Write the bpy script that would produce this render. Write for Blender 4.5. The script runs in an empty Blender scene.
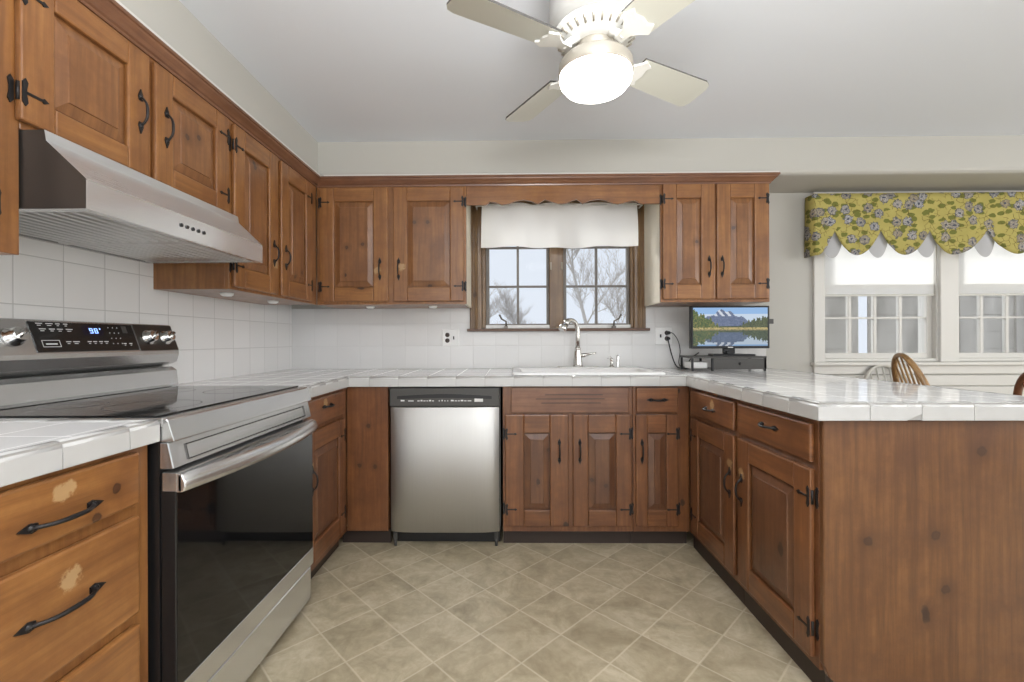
import bpy, math, random
from mathutils import Vector
random.seed(7)
PI = math.pi
scene = bpy.context.scene
C = scene.collection

# ------------------------------------------------------------------ camera, world, lights, exposure
cam_d = bpy.data.cameras.new('camera')
cam = bpy.data.objects.new('camera', cam_d); C.objects.link(cam)
cam.location = (0, 0, 1.12)
cam.rotation_mode = 'XYZ'
from mathutils import Matrix
cam.matrix_world = (Matrix.Translation((0, 0, 1.12)) @ Matrix.Rotation(math.radians(.8), 4, 'Z')
                    @ Matrix.Rotation(PI/2, 4, 'X') @ Matrix.Rotation(math.radians(-.22), 4, 'Z'))
cam_d.sensor_width = 36; cam_d.lens = 36*452/1024
cam_d.shift_x = (512-505)/1024; cam_d.shift_y = (340-341)/1024
cam_d.clip_start = .02
scene.camera = cam

world = bpy.data.worlds.new('world'); scene.world = world; world.use_nodes = True
bg = world.node_tree.nodes['Background']
bg.inputs[0].default_value = (.87, .92, 1.0, 1); bg.inputs[1].default_value = .95

def area(name, loc, rot, sx, sy, power, col=(1, 1, 1), spread=None):
    l = bpy.data.lights.new(name, 'AREA'); l.shape = 'RECTANGLE'; l.size = sx; l.size_y = sy
    l.energy = power; l.color = col
    if spread: l.spread = spread
    o = bpy.data.objects.new(name, l); C.objects.link(o); o.location = loc; o.rotation_euler = rot
    return o
# added fill lights, out of view: one behind the camera, one on the dining side
area('fill_behind', (.2, -2.6, 1.35), (PI/2, 0, 0), 4.4, 2.1, 50, (1, .99, .98))
area('fill_dining', (4.9, .1, 1.5), (PI/2, 0, PI/2), 3.6, 1.5, 85, (1, .99, .98))
# added uplight, out of view, to brighten the ceiling
area('ceiling_fill', (.3, -.1, 1.58), (PI, 0, 0), .6, .6, 100, (1, .99, .98))
sun_d = bpy.data.lights.new('sun', 'SUN'); sun_d.energy = 3.0; sun_d.angle = math.radians(12); sun_d.color = (1, .97, .92)
sun = bpy.data.objects.new('sun', sun_d); C.objects.link(sun)
sun.rotation_euler = Vector((.45, -1.0, -.62)).to_track_quat('-Z', 'Y').to_euler()
scene.view_settings.view_transform = 'Standard'
scene.view_settings.look = 'None'
scene.view_settings.exposure = 0.0
scene.view_settings.gamma = 1.0
scene.view_settings.use_curve_mapping = False

# ------------------------------------------------------------------ node helpers
class NT:
    def __init__(s, name):
        s.m = bpy.data.materials.new(name); s.m.use_nodes = True
        s.t = s.m.node_tree; s.n = s.t.nodes; s.l = s.t.links
        s.b = s.n['Principled BSDF']; s.out = s.n['Material Output']
    def node(s, typ, ins=None, **kw):
        n = s.n.new(typ)
        for k, v in kw.items(): setattr(n, k, v)
        for k, v in (ins or {}).items(): s.put(n.inputs[k], v)
        return n
    def put(s, sock, v):
        if isinstance(v, bpy.types.NodeSocket): s.l.new(v, sock)
        elif isinstance(v, bpy.types.Node): s.l.new(v.outputs[0], sock)
        else:
            if isinstance(v, tuple) and len(v) == 3 and sock.type == 'RGBA': v = v+(1,)
            sock.default_value = v
    def math(s, op, a, b=0.0, c=None, clamp=False):
        n = s.node('ShaderNodeMath', {0: a, 1: b}, operation=op, use_clamp=clamp)
        if c is not None: s.put(n.inputs[2], c)
        return n.outputs[0]
    def mix(s, f, a, b, blend='MIX'):
        n = s.node('ShaderNodeMix', data_type='RGBA', blend_type=blend)
        s.put(n.inputs['Factor'], f); s.put(n.inputs[6], a); s.put(n.inputs[7], b)
        return n.outputs[2]
    def ramp(s, f, stops, interp='LINEAR'):
        n = s.node('ShaderNodeValToRGB', {0: f}); r = n.color_ramp; r.interpolation = interp
        while len(r.elements) < len(stops): r.elements.new(.5)
        for e, (p, c) in zip(r.elements, stops):
            e.position = p; e.color = (c if isinstance(c, tuple) else (c, c, c))+(1,)
        return n.outputs[0]
    def noise(s, vec, scale=5., detail=2., rough=.5, dist=0.):
        n = s.node('ShaderNodeTexNoise', {'Scale': scale, 'Detail': detail, 'Roughness': rough, 'Distortion': dist})
        if vec is not None: s.put(n.inputs['Vector'], vec)
        return n.outputs[0]
    def xyz(s, v):
        n = s.node('ShaderNodeSeparateXYZ', {0: v}); return n.outputs
    def vec(s, x, y, z=0.):
        return s.node('ShaderNodeCombineXYZ', {0: x, 1: y, 2: z}).outputs[0]
    def bump(s, h, strength=.3, dist=.002):
        n = s.node('ShaderNodeBump', {'Height': h, 'Strength': strength, 'Distance': dist})
        s.l.new(n.outputs[0], s.b.inputs['Normal'])
    def set(s, **kw):
        for k, v in kw.items(): s.put(s.b.inputs[k.replace('_', ' ')], v)
        return s.m

def plain(name, col, rough=.5, metal=0., **kw):
    t = NT(name); return t.set(Base_Color=col, Roughness=rough, Metallic=metal, **kw)

def pine(name, dark, mid, light, rough=.34, kr=1.):
    t = NT(name)
    uv = t.node('ShaderNodeTexCoord').outputs['UV']
    ob = t.node('ShaderNodeTexCoord').outputs['Object']
    u, v, _ = t.xyz(uv)
    rnd = t.node('ShaderNodeObjectInfo').outputs['Random']
    u2 = t.math('ADD', u, t.math('MULTIPLY', rnd, 13.7)); v2 = t.math('ADD', v, t.math('MULTIPLY', rnd, 5.3))
    # knots
    kv = t.vec(t.math('MULTIPLY', u2, 3.3), t.math('MULTIPLY', v2, 5.4))
    wob = t.noise(t.vec(u2, v2), 18, 2)
    vo = t.node('ShaderNodeTexVoronoi', {'Vector': kv, 'Scale': 1.0}, voronoi_dimensions='2D')
    kd = vo.outputs['Distance']; kc = t.xyz(vo.outputs['Color'])
    sel = t.math('GREATER_THAN', kc[0], .84)
    size = t.math('MULTIPLY_ADD', kc[1], .06, .035)
    kd2 = t.math('ADD', kd, t.math('MULTIPLY', t.math('SUBTRACT', wob, .5), .22))
    kn = t.math('MULTIPLY', sel, t.math('SUBTRACT', 1.0, t.math('DIVIDE', kd2, size), clamp=True))
    kmask = t.ramp(kn, [(.0, 0.), (.25, .8), (.6, 1.)])
    halo = t.math('MULTIPLY', sel, t.math('SUBTRACT', 1.0, t.math('DIVIDE', kd2, t.math('MULTIPLY', size, 2.8)), clamp=True))
    # grain, bent around the knots
    bend = t.math('ADD', v2, t.math('MULTIPLY', halo, .02))
    low = t.noise(t.vec(t.math('MULTIPLY', u2, 1.1), t.math('MULTIPLY', bend, 5.)), 1.6, 2)
    ph = t.math('ADD', t.math('MULTIPLY', bend, 260.), t.math('MULTIPLY', low, 22.))
    rings = t.math('MULTIPLY_ADD', t.math('SINE', ph), .5, .5)
    g1 = t.noise(t.vec(t.math('MULTIPLY', u2, 1.3), t.math('MULTIPLY', bend, 20.)), 1.5, 4, .6)
    g2 = t.noise(t.vec(t.math('MULTIPLY', u2, 9.), t.math('MULTIPLY', bend, 260.)), 1.0, 3, .6)
    g = t.math('ADD', t.math('MULTIPLY', rings, .055), t.math('ADD', t.math('MULTIPLY', g1, .72), t.math('MULTIPLY', g2, .20)))
    col = t.ramp(g, [(.26, dark), (.52, mid), (.80, light)])
    blot = t.noise(ob, 5.5, 6, .68)
    col = t.mix(t.ramp(blot, [(.34, .8), (.64, 0.)]), col, (dark[0]*1.25, dark[1]*1.2, dark[2]*1.2))
    col = t.mix(t.math('MULTIPLY', halo, .45), col, dark)
    col = t.mix(kmask, col, (.045, .02, .012))
    # the larger knots each board is known by: xyz place in the board
    for kn_ in ('knot_a', 'knot_b', 'knot_c', 'knot_d'):
        ka = t.node('ShaderNodeAttribute', attribute_type='OBJECT', attribute_name=kn_)
        kv_ = t.node('ShaderNodeVectorMath', {0: ob, 1: ka.outputs['Vector']}, operation='SUBTRACT').outputs[0]
        kx_, ky_, kz_ = t.xyz(kv_)
        kl = t.node('ShaderNodeVectorMath', {0: t.vec(kx_, t.math('MULTIPLY', ky_, .2), kz_)}, operation='LENGTH').outputs['Value']
        kl = t.math('ADD', kl, t.math('MULTIPLY', t.math('SUBTRACT', t.noise(ob, 70, 2), .5), .012))
        col = t.mix(t.ramp(t.math('DIVIDE', kl, .05*kr), [(.2, .55), (.75, 0.)]), col, dark)
        col = t.mix(t.ramp(t.math('DIVIDE', kl, .02*kr), [(.30, .75), (.42, .95), (.62, 0.)]), col, (.05, .022, .013))
    # worn finish around a pull, where the piece carries one
    at = t.node('ShaderNodeAttribute', attribute_type='OBJECT', attribute_name='wear')
    dv = t.node('ShaderNodeVectorMath', {0: ob, 1: at.outputs['Vector']}, operation='SUBTRACT').outputs[0]
    dl = t.node('ShaderNodeVectorMath', {0: dv}, operation='LENGTH').outputs['Value']
    has = t.math('GREATER_THAN', at.outputs['Alpha'], -1.)
    wn = t.noise(ob, 38, 5, .75)
    w = t.math('MULTIPLY', t.math('SUBTRACT', 1., t.math('DIVIDE', dl, .05), clamp=True), t.math('MULTIPLY', wn, 3.0))
    wm = t.ramp(w, [(.75, 0.), (1.15, .7)])
    col = t.mix(wm, col, (.50, .33, .16))
    rn = t.noise(t.vec(u2, v2), 20, 3)
    t.bump(t.math('ADD', t.math('MULTIPLY', g2, .4), t.math('MULTIPLY', kmask, -.6)), .10, .001)
    return t.set(Base_Color=col, Roughness=t.math('MULTIPLY_ADD', rn, .22, rough-.1), Coat_Weight=.3, Coat_Roughness=.18)

def srgb(r, g, b):
    f = lambda c: (c/255)/12.92 if c/255 <= .04045 else ((c/255+.055)/1.055)**2.4
    return (f(r), f(g), f(b))

def tile_mat(name, size, ox, oy, oz, col=(.80, .80, .785), grout=(.50, .50, .48), gw=.0022, rough=.12, swap='wall_xz', var=.03, wavy=.22):
    t = NT(name)
    ob = t.node('ShaderNodeTexCoord').outputs['Object']
    x, y, z = t.xyz(ob)
    if swap == 'wall_xz': a, b, o1, o2 = x, z, ox, oz
    elif swap == 'wall_yz': a, b, o1, o2 = y, z, oy, oz
    else: a, b, o1, o2 = x, y, ox, oy
    def cell(c, o):
        q = t.math('DIVIDE', t.math('SUBTRACT', c, o-30*size), size)
        fr = t.math('FRACT', q); fl = t.math('FLOOR', q)
        e = t.math('MINIMUM', fr, t.math('SUBTRACT', 1., fr))
        return t.math('MULTIPLY', e, size), fl
    ea, fa = cell(a, o1); eb, fb = cell(b, o2)
    e = t.math('MINIMUM', ea, eb)
    m = t.ramp(t.math('DIVIDE', e, gw*2), [(.35, 1.), (.65, 0.)])
    wn = t.node('ShaderNodeTexWhiteNoise', {0: t.vec(fa, fb, 1.)})
    base = t.mix(t.math('MULTIPLY', wn.outputs[0], 1.), tuple(c*(1-var) for c in col), col)
    bs = .12 if swap == 'top' else .35
    h = t.math('ADD', t.ramp(t.math('DIVIDE', e, .008), [(0., 0.), (.5, .8), (1., 1.)]), t.math('MULTIPLY', t.noise(ob, 14, 2), wavy))
    t.bump(h, bs, .0016)
    return t.set(Base_Color=t.mix(m, base, grout), Roughness=t.math('MULTIPLY_ADD', m, .5, rough))

M = {}
M['pine'] = pine('pine_upper', srgb(104, 66, 36), srgb(150, 102, 56), srgb(178, 128, 76))
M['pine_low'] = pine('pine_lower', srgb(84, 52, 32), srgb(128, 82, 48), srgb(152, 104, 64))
M['pine_dark'] = pine('pine_dark', srgb(92, 60, 42), srgb(128, 88, 62), srgb(148, 106, 78))
M['panel'] = pine('pine_field', srgb(96, 62, 36), srgb(144, 98, 58), srgb(168, 120, 76))
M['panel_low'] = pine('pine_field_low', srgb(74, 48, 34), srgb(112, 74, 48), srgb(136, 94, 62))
M['pine_end'] = pine('pine_end', srgb(76, 48, 30), srgb(114, 76, 44), srgb(138, 96, 58), .34, 1.35)
M['casing'] = pine('window_pine', srgb(92, 68, 42), srgb(126, 98, 64), srgb(150, 122, 86))
M['toe'] = plain('toe_dark', srgb(52, 40, 34), .5)
M['wall'] = plain('wall_paint', srgb(184, 182, 175), .75)
M['ceil'] = plain('ceiling_paint', srgb(222, 226, 232), .85)
M['white'] = plain('white_trim', srgb(208, 206, 200), .42)
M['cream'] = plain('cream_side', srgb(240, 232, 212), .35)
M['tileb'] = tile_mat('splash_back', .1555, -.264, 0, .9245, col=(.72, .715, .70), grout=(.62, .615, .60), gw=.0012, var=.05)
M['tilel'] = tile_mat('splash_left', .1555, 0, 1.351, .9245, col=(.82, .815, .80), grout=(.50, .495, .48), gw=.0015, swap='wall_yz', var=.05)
M['ctop'] = tile_mat('counter_tile', .1555, -.764, 1.383, 0, col=(.93, .93, .92), grout=(.84, .835, .82), gw=.0014, rough=.06, swap='top', wavy=.1)
M['glaze'] = plain('glazed_edge', (.52, .515, .50), .1)
M['grout'] = plain('grout', (.36, .35, .33), .9)
M['china'] = plain('white_enamel', (.84, .84, .83), .12)
M['iron'] = plain('black_iron', srgb(48, 46, 46), .42, .6)
M['black'] = plain('black_plastic', srgb(26, 26, 27), .35)
M['dgrey'] = plain('dark_grey', srgb(70, 68, 65), .4)
M['glassblk'] = plain('black_glass', srgb(16, 16, 17), .05)
M['chrome'] = plain('chrome', (.82, .82, .81), .14, 1.)
M['nickel'] = plain('brushed_nickel', (.66, .65, .62), .26, 1.)
M['plastic'] = plain('white_plastic', (.82, .82, .80), .35)
M['fanwhite'] = plain('fan_white', srgb(226, 226, 222), .4)
M['blade'] = plain('fan_blade', srgb(200, 200, 190), .35)
M['fangrey'] = plain('fan_ring', srgb(168, 162, 150), .35, .3)
M['mark'] = plain('printed_marks', (.75, .75, .75), .6)
M['sill'] = plain('sill_brown', srgb(98, 72, 56), .4)
M['sash'] = plain('sash_grey', srgb(120, 114, 108), .45)
M['bark'] = plain('bark', srgb(196, 190, 184), .9)

def steel(name, axis, col=(.60, .59, .57), rough=.27, metal=1.):
    t = NT(name)
    ob = t.node('ShaderNodeTexCoord').outputs['Object']
    x, y, z = t.xyz(ob)
    s = [x, y, z]
    s = [t.math('MULTIPLY', c, 4. if i == axis else 500.) for i, c in enumerate(s)]
    n = t.noise(t.vec(*s), 1., 3, .6)
    big = t.noise(ob, 2.2, 2)
    if metal == 1.: t.bump(n, .05, .0006)
    return t.set(Base_Color=t.mix(t.math('MULTIPLY', n, .35 if metal == 1. else .05), col, tuple(c*.72 for c in col)),
                 Roughness=t.math('ADD', t.math('MULTIPLY_ADD', n, .12 if metal == 1. else .015, rough-(.06 if metal == 1. else .01)), t.math('MULTIPLY', big, .05)), Metallic=metal)
M['steel_v'] = steel('steel_vertical', 2, (.55, .54, .515), .46)
M['steel_h'] = steel('steel_long', 0, (.66, .66, .65), .24, .88)
M['steel_y'] = steel('steel_deep', 0, (.66, .66, .65), .26, .72)

def floor_mat():
    t = NT('vinyl_floor')
    ob = t.node('ShaderNodeTexCoord').outputs['Object']
    x, y, _ = t.xyz(ob)
    S = .2165; r2 = 1/math.sqrt(2)
    a = t.math('MULTIPLY', t.math('ADD', x, y), r2); b = t.math('MULTIPLY', t.math('SUBTRACT', y, x), r2)
    ax, by = (-.5815+1.8735)*r2, (1.8735+.5815)*r2
    def cell(c, o):
        q = t.math('DIVIDE', t.math('SUBTRACT', c, o-40*S), S)
        fr = t.math('FRACT', q)
        return t.math('MULTIPLY', t.math('MINIMUM', fr, t.math('SUBTRACT', 1., fr)), S), t.math('FLOOR', q)
    ea, fa = cell(a, ax); eb, fb = cell(b, by)
    e = t.math('MINIMUM', ea, eb)
    m = t.ramp(t.math('DIVIDE', e, .006), [(.25, .42), (.8, 0.)])
    wn = t.node('ShaderNodeTexWhiteNoise', {0: t.vec(fa, fb, 2.)})
    wc = wn.outputs['Color']
    off = t.node('ShaderNodeVectorMath', {0: ob, 1: t.node('ShaderNodeVectorMath', {0: wc, 1: (9., 9., 9.)}, operation='MULTIPLY').outputs[0]}, operation='ADD').outputs[0]
    n1 = t.noise(off, 5.0, 6, .68, .8)
    n2 = t.noise(off, 22., 4, .6, .8)
    g = t.math('ADD', t.math('MULTIPLY', n1, .7), t.math('MULTIPLY', n2, .3))
    base = t.ramp(g, [(.33, srgb(142, 130, 106)), (.5, srgb(176, 163, 136)), (.68, srgb(206, 195, 170))])
    base = t.mix(t.math('MULTIPLY', wn.outputs[0], .32), base, srgb(146, 132, 106))
    col = t.mix(m, base, srgb(222, 212, 188))
    t.bump(t.math('ADD', t.math('MULTIPLY', m, -1.), t.math('MULTIPLY', n2, .5)), .12, .0012)
    return t.set(Base_Color=col, Roughness=t.math('MULTIPLY_ADD', n2, .2, .26))
M['floor'] = floor_mat()

def clear_glass(name):
    t = NT(name)
    tr = t.node('ShaderNodeBsdfTransparent', {0: (.97, .98, .99)}); gl = t.node('ShaderNodeBsdfGlossy', {1: .02})
    fr = t.node('ShaderNodeFresnel', {0: 1.12})
    mx = t.node('ShaderNodeMixShader', {0: fr, 1: tr.outputs[0], 2: gl.outputs[0]})
    t.l.new(mx.outputs[0], t.out.inputs[0]); return t.m
M['pane'] = clear_glass('window_glass')

def cloth(name, col, trans=.6, bumpy=True):
    t = NT(name)
    ob = t.node('ShaderNodeTexCoord').outputs['Object']
    d = t.node('ShaderNodeBsdfDiffuse', {0: col}); r = t.node('ShaderNodeBsdfTranslucent', {0: col})
    if bumpy:
        n = t.noise(ob, 260., 2); bp = t.node('ShaderNodeBump', {'Height': n, 'Strength': .15, 'Distance': .001})
        t.l.new(bp.outputs[0], d.inputs['Normal'])
    mx = t.node('ShaderNodeMixShader', {0: trans, 1: d.outputs[0], 2: r.outputs[0]})
    t.l.new(mx.outputs[0], t.out.inputs[0]); return t.m
M['curtain'] = cloth('white_linen', (.98, .975, .95), .22)
M['shade'] = cloth('roller_shade', (.98, .98, .97), .72)
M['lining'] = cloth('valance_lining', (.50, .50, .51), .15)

def floral():
    t = NT('floral_fabric')
    uv = t.node('ShaderNodeTexCoord').outputs['UV']
    nz = t.node('ShaderNodeTexNoise', {'Vector': uv, 'Scale': 30., 'Detail': 2.})
    w = t.node('ShaderNodeVectorMath', {0: nz.outputs['Color'], 1: (.022, .022, 0)}, operation='MULTIPLY').outputs[0]
    p = t.node('ShaderNodeVectorMath', {0: uv, 1: w}, operation='ADD').outputs[0]
    base = t.mix(t.noise(uv, 9., 3), srgb(188, 176, 108), srgb(158, 148, 82))
    # leaves
    v1 = t.node('ShaderNodeTexVoronoi', {'Vector': t.node('ShaderNodeVectorMath', {0: p, 1: (16., 26., 0)}, operation='MULTIPLY').outputs[0], 'Scale': 1.}, voronoi_dimensions='2D')
    lf = t.math('MULTIPLY', t.math('LESS_THAN', v1.outputs['Distance'], .36), t.math('GREATER_THAN', t.xyz(v1.outputs['Color'])[0], .42))
    base = t.mix(lf, base, srgb(112, 114, 58))
    v3 = t.node('ShaderNodeTexVoronoi', {'Vector': p, 'Scale': 30.}, voronoi_dimensions='2D', feature='DISTANCE_TO_EDGE')
    base = t.mix(t.math('MULTIPLY', t.math('LESS_THAN', v3.outputs[0], .035), t.math('GREATER_THAN', t.noise(uv, 14., 1), .5)), base, srgb(96, 84, 44))
    # flowers: petals round the cell centre
    vv = t.node('ShaderNodeTexVoronoi', {'Vector': p, 'Scale': 10.5, 'Randomness': .9}, voronoi_dimensions='2D')
    d = vv.outputs['Distance']; cx = t.xyz(vv.outputs['Color'])
    pet = t.noise(p, 75., 1)
    rr = t.math('ADD', d, t.math('MULTIPLY', t.math('SUBTRACT', pet, .5), .38))
    on = t.math('GREATER_THAN', cx[1], .22)
    rim = t.math('MULTIPLY', on, t.math('LESS_THAN', rr, .32))
    fl = t.math('MULTIPLY', on, t.math('LESS_THAN', rr, .27))
    base = t.mix(rim, base, srgb(96, 98, 98))
    pet2 = t.math('GREATER_THAN', t.math('SINE', t.math('ADD', t.math('MULTIPLY', rr, 62.), t.math('MULTIPLY', pet, 9.))), .35)
    base = t.mix(fl, base, t.mix(pet2, t.mix(cx[2], srgb(176, 176, 178), srgb(158, 148, 128)), t.mix(cx[0], srgb(92, 98, 112), srgb(120, 104, 76))))
    base = t.mix(t.math('MULTIPLY', on, t.math('LESS_THAN', rr, .07)), base, srgb(78, 82, 96))
    return t.set(Base_Color=base, Roughness=.9, Specular_IOR_Level=.15)
M['floral'] = floral()

def mottled(name, a, b, scale, rough=.9):
    t = NT(name); ob = t.node('ShaderNodeTexCoord').outputs['Object']
    x, y, z = t.xyz(ob)
    n = t.noise(t.vec(t.math('MULTIPLY', x, scale), t.math('MULTIPLY', y, scale), t.math('MULTIPLY', z, scale*.25)), 1., 5, .65)
    return t.set(Base_Color=t.ramp(n, [(.3, a), (.7, b)]), Roughness=rough)
M['shed'] = mottled('weathered_grey_boards', srgb(158, 152, 142), srgb(206, 200, 190), 5.)
M['oak'] = pine('oak_chair', srgb(120, 90, 54), srgb(176, 138, 90), srgb(206, 172, 122), .3)
M['walnut'] = pine('brown_chair', srgb(80, 48, 32), srgb(126, 80, 54), srgb(150, 102, 72), .3)
M['pale'] = plain('pale_paint', srgb(196, 194, 186), .5)

def emit(name, col, s):
    t = NT(name); return t.set(Base_Color=col, Emission_Color=col, Emission_Strength=s, Roughness=.2)
M['bowl'] = emit('lit_bowl', (1, .96, .90), 6.5)
M['digits'] = emit('blue_digits', (.35, .55, 1.), 1.6)
M['badge'] = plain('white_badge', (.7, .7, .69), .5)

def screen_mat():
    t = NT('screen_picture')
    a = t.node('ShaderNodeVertexColor', layer_name='pic')
    return t.set(Base_Color=(0.02, .02, .02), Emission_Color=a.outputs[0], Emission_Strength=.85, Roughness=.15)
M['screen'] = screen_mat()

# ------------------------------------------------------------------ mesh builder
class MB:
    def __init__(s):
        s.v = []; s.f = []; s.uv = []; s.mi = []; s.sm = []
        s.off = (random.random()*20, random.random()*20); s.g = 2
    def grain(s, g): s.g = 'xyz'.index(g); s.off = (random.random()*20, random.random()*20); return s
    def face(s, pts, mat=0, smooth=False):
        i = len(s.v); pts = [Vector(p) for p in pts]; s.v += pts
        s.add(list(range(i, i+len(pts))), mat, smooth)
    def add(s, idx, mat=0, smooth=False, uv=None):
        s.f.append(idx); s.mi.append(mat); s.sm.append(smooth)
        if uv is None:
            P = [s.v[k] for k in idx]
            n = Vector((0, 0, 0))
            for a in range(len(P)):
                p, q = P[a], P[(a+1) % len(P)]
                n += Vector(((p.y-q.y)*(p.z+q.z), (p.z-q.z)*(p.x+q.x), (p.x-q.x)*(p.y+q.y)))
            dn = max(range(3), key=lambda k: abs(n[k])); g = s.g
            if dn == g: a, b = [k for k in range(3) if k != g]
            else: a = g; b = 3-g-dn
            uv = [(p[a]+s.off[0], p[b]+s.off[1]) for p in P]
        s.uv.append(uv)
    def box(s, x0, x1, y0, y1, z0, z1, mat=0, g=None):
        if g: s.grain(g)
        if x0 > x1: x0, x1 = x1, x0
        if y0 > y1: y0, y1 = y1, y0
        if z0 > z1: z0, z1 = z1, z0
        i = len(s.v)
        s.v += [Vector(p) for p in ((x0, y0, z0), (x1, y0, z0), (x1, y1, z0), (x0, y1, z0), (x0, y0, z1), (x1, y0, z1), (x1, y1, z1), (x0, y1, z1))]
        for q in ((3, 2, 1, 0), (4, 5, 6, 7), (0, 1, 5, 4), (1, 2, 6, 5), (2, 3, 7, 6), (3, 0, 4, 7)):
            s.add([i+k for k in q], mat)
        return s
    def prism(s, pts, axis, a0, a1, mat=0, smooth=False):
        """pts 2D in the plane of the other two axes (x,y,z order), extruded along axis"""
        def P(p, a):
            l = list(p); l.insert(axis, a); return Vector(l)
        i = len(s.v); n = len(pts)
        s.v += [P(p, a0) for p in pts]+[P(p, a1) for p in pts]
        ar = sum(pts[k][0]*pts[(k+1) % n][1]-pts[(k+1) % n][0]*pts[k][1] for k in range(n))
        flip = (ar > 0) ^ (axis == 1)
        lo = list(range(n)); 
        if flip: s.add([i+k for k in reversed(lo)], mat); s.add([i+n+k for k in lo], mat)
        else: s.add([i+k for k in lo], mat); s.add([i+n+k for k in reversed(lo)], mat)
        for k in range(n):
            m = (k+1) % n
            q = [i+k, i+m, i+n+m, i+n+k]
            if not flip: q.reverse()
            s.add(q, mat, smooth)
        return s
    def tube(s, pts, r, n=8, mat=0, caps=True, flat=1.):
        pts = [Vector(p) for p in pts]; R = r if isinstance(r, (list, tuple)) else [r]*len(pts)
        i = len(s.v); up = None
        for k, p in enumerate(pts):
            t = (pts[min(k+1, len(pts)-1)]-pts[max(k-1, 0)]).normalized()
            if up is None:
                up = Vector((0, 0, 1)) if abs(t.z) < .9 else Vector((1, 0, 0))
            a = (up-t*up.dot(t)).normalized(); b = t.cross(a); up = a
            for j in range(n):
                w = 2*PI*j/n
                s.v.append(p+(a*math.cos(w)+b*math.sin(w)*flat)*R[k])
        for k in range(len(pts)-1):
            for j in range(n):
                s.add([i+k*n+j, i+k*n+(j+1) % n, i+(k+1)*n+(j+1) % n, i+(k+1)*n+j], mat, True)
        if caps:
            s.add([i+j for j in reversed(range(n))], mat); s.add([i+(len(pts)-1)*n+j for j in range(n)], mat)
        return s
    def lathe(s, prof, c=(0, 0, 0), n=32, mat=0, smooth=True, axis='z'):
        i = len(s.v); c = Vector(c)
        for (r, z) in prof:
            for j in range(n):
                w = 2*PI*j/n; a, b = max(r, 1e-5)*math.cos(w), max(r, 1e-5)*math.sin(w)
                s.v.append(c+Vector({'z': (a, b, z), 'x': (z, a, b), 'y': (b, z, a)}[axis]))
        for k in range(len(prof)-1):
            for j in range(n):
                s.add([i+k*n+j, i+k*n+(j+1) % n, i+(k+1)*n+(j+1) % n, i+(k+1)*n+j], mat, smooth)
        return s
    def build(s, name, mats, parent=None, bevel=0., seg=1, weighted=False, loc=None):
        if not isinstance(mats, (list, tuple)): mats = [mats]
        me = bpy.data.meshes.new(name)
        me.from_pydata([tuple(v) for v in s.v], [], s.f)
        for m in mats: me.materials.append(m)
        lay = me.uv_layers.new(name='UVMap')
        k = 0
        for uv in s.uv:
            for q in uv: lay.data[k].uv = q; k += 1
        me.polygons.foreach_set('material_index', s.mi)
        me.polygons.foreach_set('use_smooth', s.sm)
        me.update()
        o = bpy.data.objects.new(name, me); C.objects.link(o)
        if parent: o.parent = parent
        if loc: o.location = loc
        if bevel:
            b = o.modifiers.new('bevel', 'BEVEL'); b.width = bevel; b.segments = seg; b.limit_method = 'ANGLE'; b.angle_limit = math.radians(50)
        return o

def thing(name, label, cat, loc=(0, 0, 0), rot=(0, 0, 0), group=None):
    o = bpy.data.objects.new(name, None); C.objects.link(o); o.empty_display_size = .1
    o.location = loc; o.rotation_euler = rot; o['label'] = label; o['category'] = cat
    if group: o['group'] = group
    return o
def tag(o, label, cat, group=None):
    o['label'] = label; o['category'] = cat
    if group: o['group'] = group
    return o
def struct(o): o['kind'] = 'structure'; return o

# ------------------------------------------------------------------ the room
WY, WX, CZ = 3.10, -1.52, 2.33          # back wall, left wall, ceiling
struct(MB().box(-1.62, 5.1, -3.0, 3.3, -.1, 0).build('floor', M['floor']))
struct(MB().box(-1.62, 5.1, -3.0, 3.3, CZ, CZ+.1).build('ceiling', M['ceil']))
struct(MB().box(WX-.1, WX, -3.0, 3.3, 0, CZ).build('wall_left', M['wall']))
struct(MB().box(5.0, 5.1, -3.0, 3.3, 0, CZ).build('wall_right', M['wall']))
# back wall round the kitchen window and the pair of dining windows
KX0, KX1, KZ0, KZ1 = -.20, .845, 1.20, 2.03
DX0, DX1, DZ0, DZ1 = 2.115, 3.795, .965, 2.05
w = MB()
w.box(WX, KX0, WY, WY+.2, 0, CZ).box(KX0, KX1, WY, WY+.2, 0, KZ0).box(KX0, KX1, WY, WY+.2, KZ1, CZ)
w.box(KX1, DX0, WY, WY+.2, 0, CZ).box(DX0, DX1, WY, WY+.2, 0, DZ0).box(DX0, DX1, WY, WY+.2, DZ1, CZ).box(DX1, 5.0, WY, WY+.2, 0, CZ)
struct(w.build('wall_back', M['wall']))
# dropped soffit over the cabinets, running on as a header over the dining windows
s = MB().box(WX, -1.175, -3.0, WY, 2.112, CZ)
struct(s.build('trim_1', M['wall']))
s = MB().prism([(2.74, CZ), (2.74, 2.14), (2.745, 2.125), (2.758, 2.115), (2.78, 2.112), (WY, 2.112), (WY, CZ)], 0, -1.175, 5.0)
struct(s.build('trim_2', M['wall']))
# thin white caulk strip on top of the crown
s = MB().box(-1.13, 1.60, 2.715, 2.74, 2.112, 2.122).box(-1.175, -1.15, -.4, 2.74, 2.112, 2.122)
struct(s.build('trim_3', M['white']))

# tiled splashbacks
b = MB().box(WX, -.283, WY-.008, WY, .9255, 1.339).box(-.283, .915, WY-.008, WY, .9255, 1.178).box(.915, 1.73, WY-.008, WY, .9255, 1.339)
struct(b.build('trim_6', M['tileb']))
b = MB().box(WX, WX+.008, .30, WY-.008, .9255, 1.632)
struct(b.build('trim_7', M['tilel']))

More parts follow.
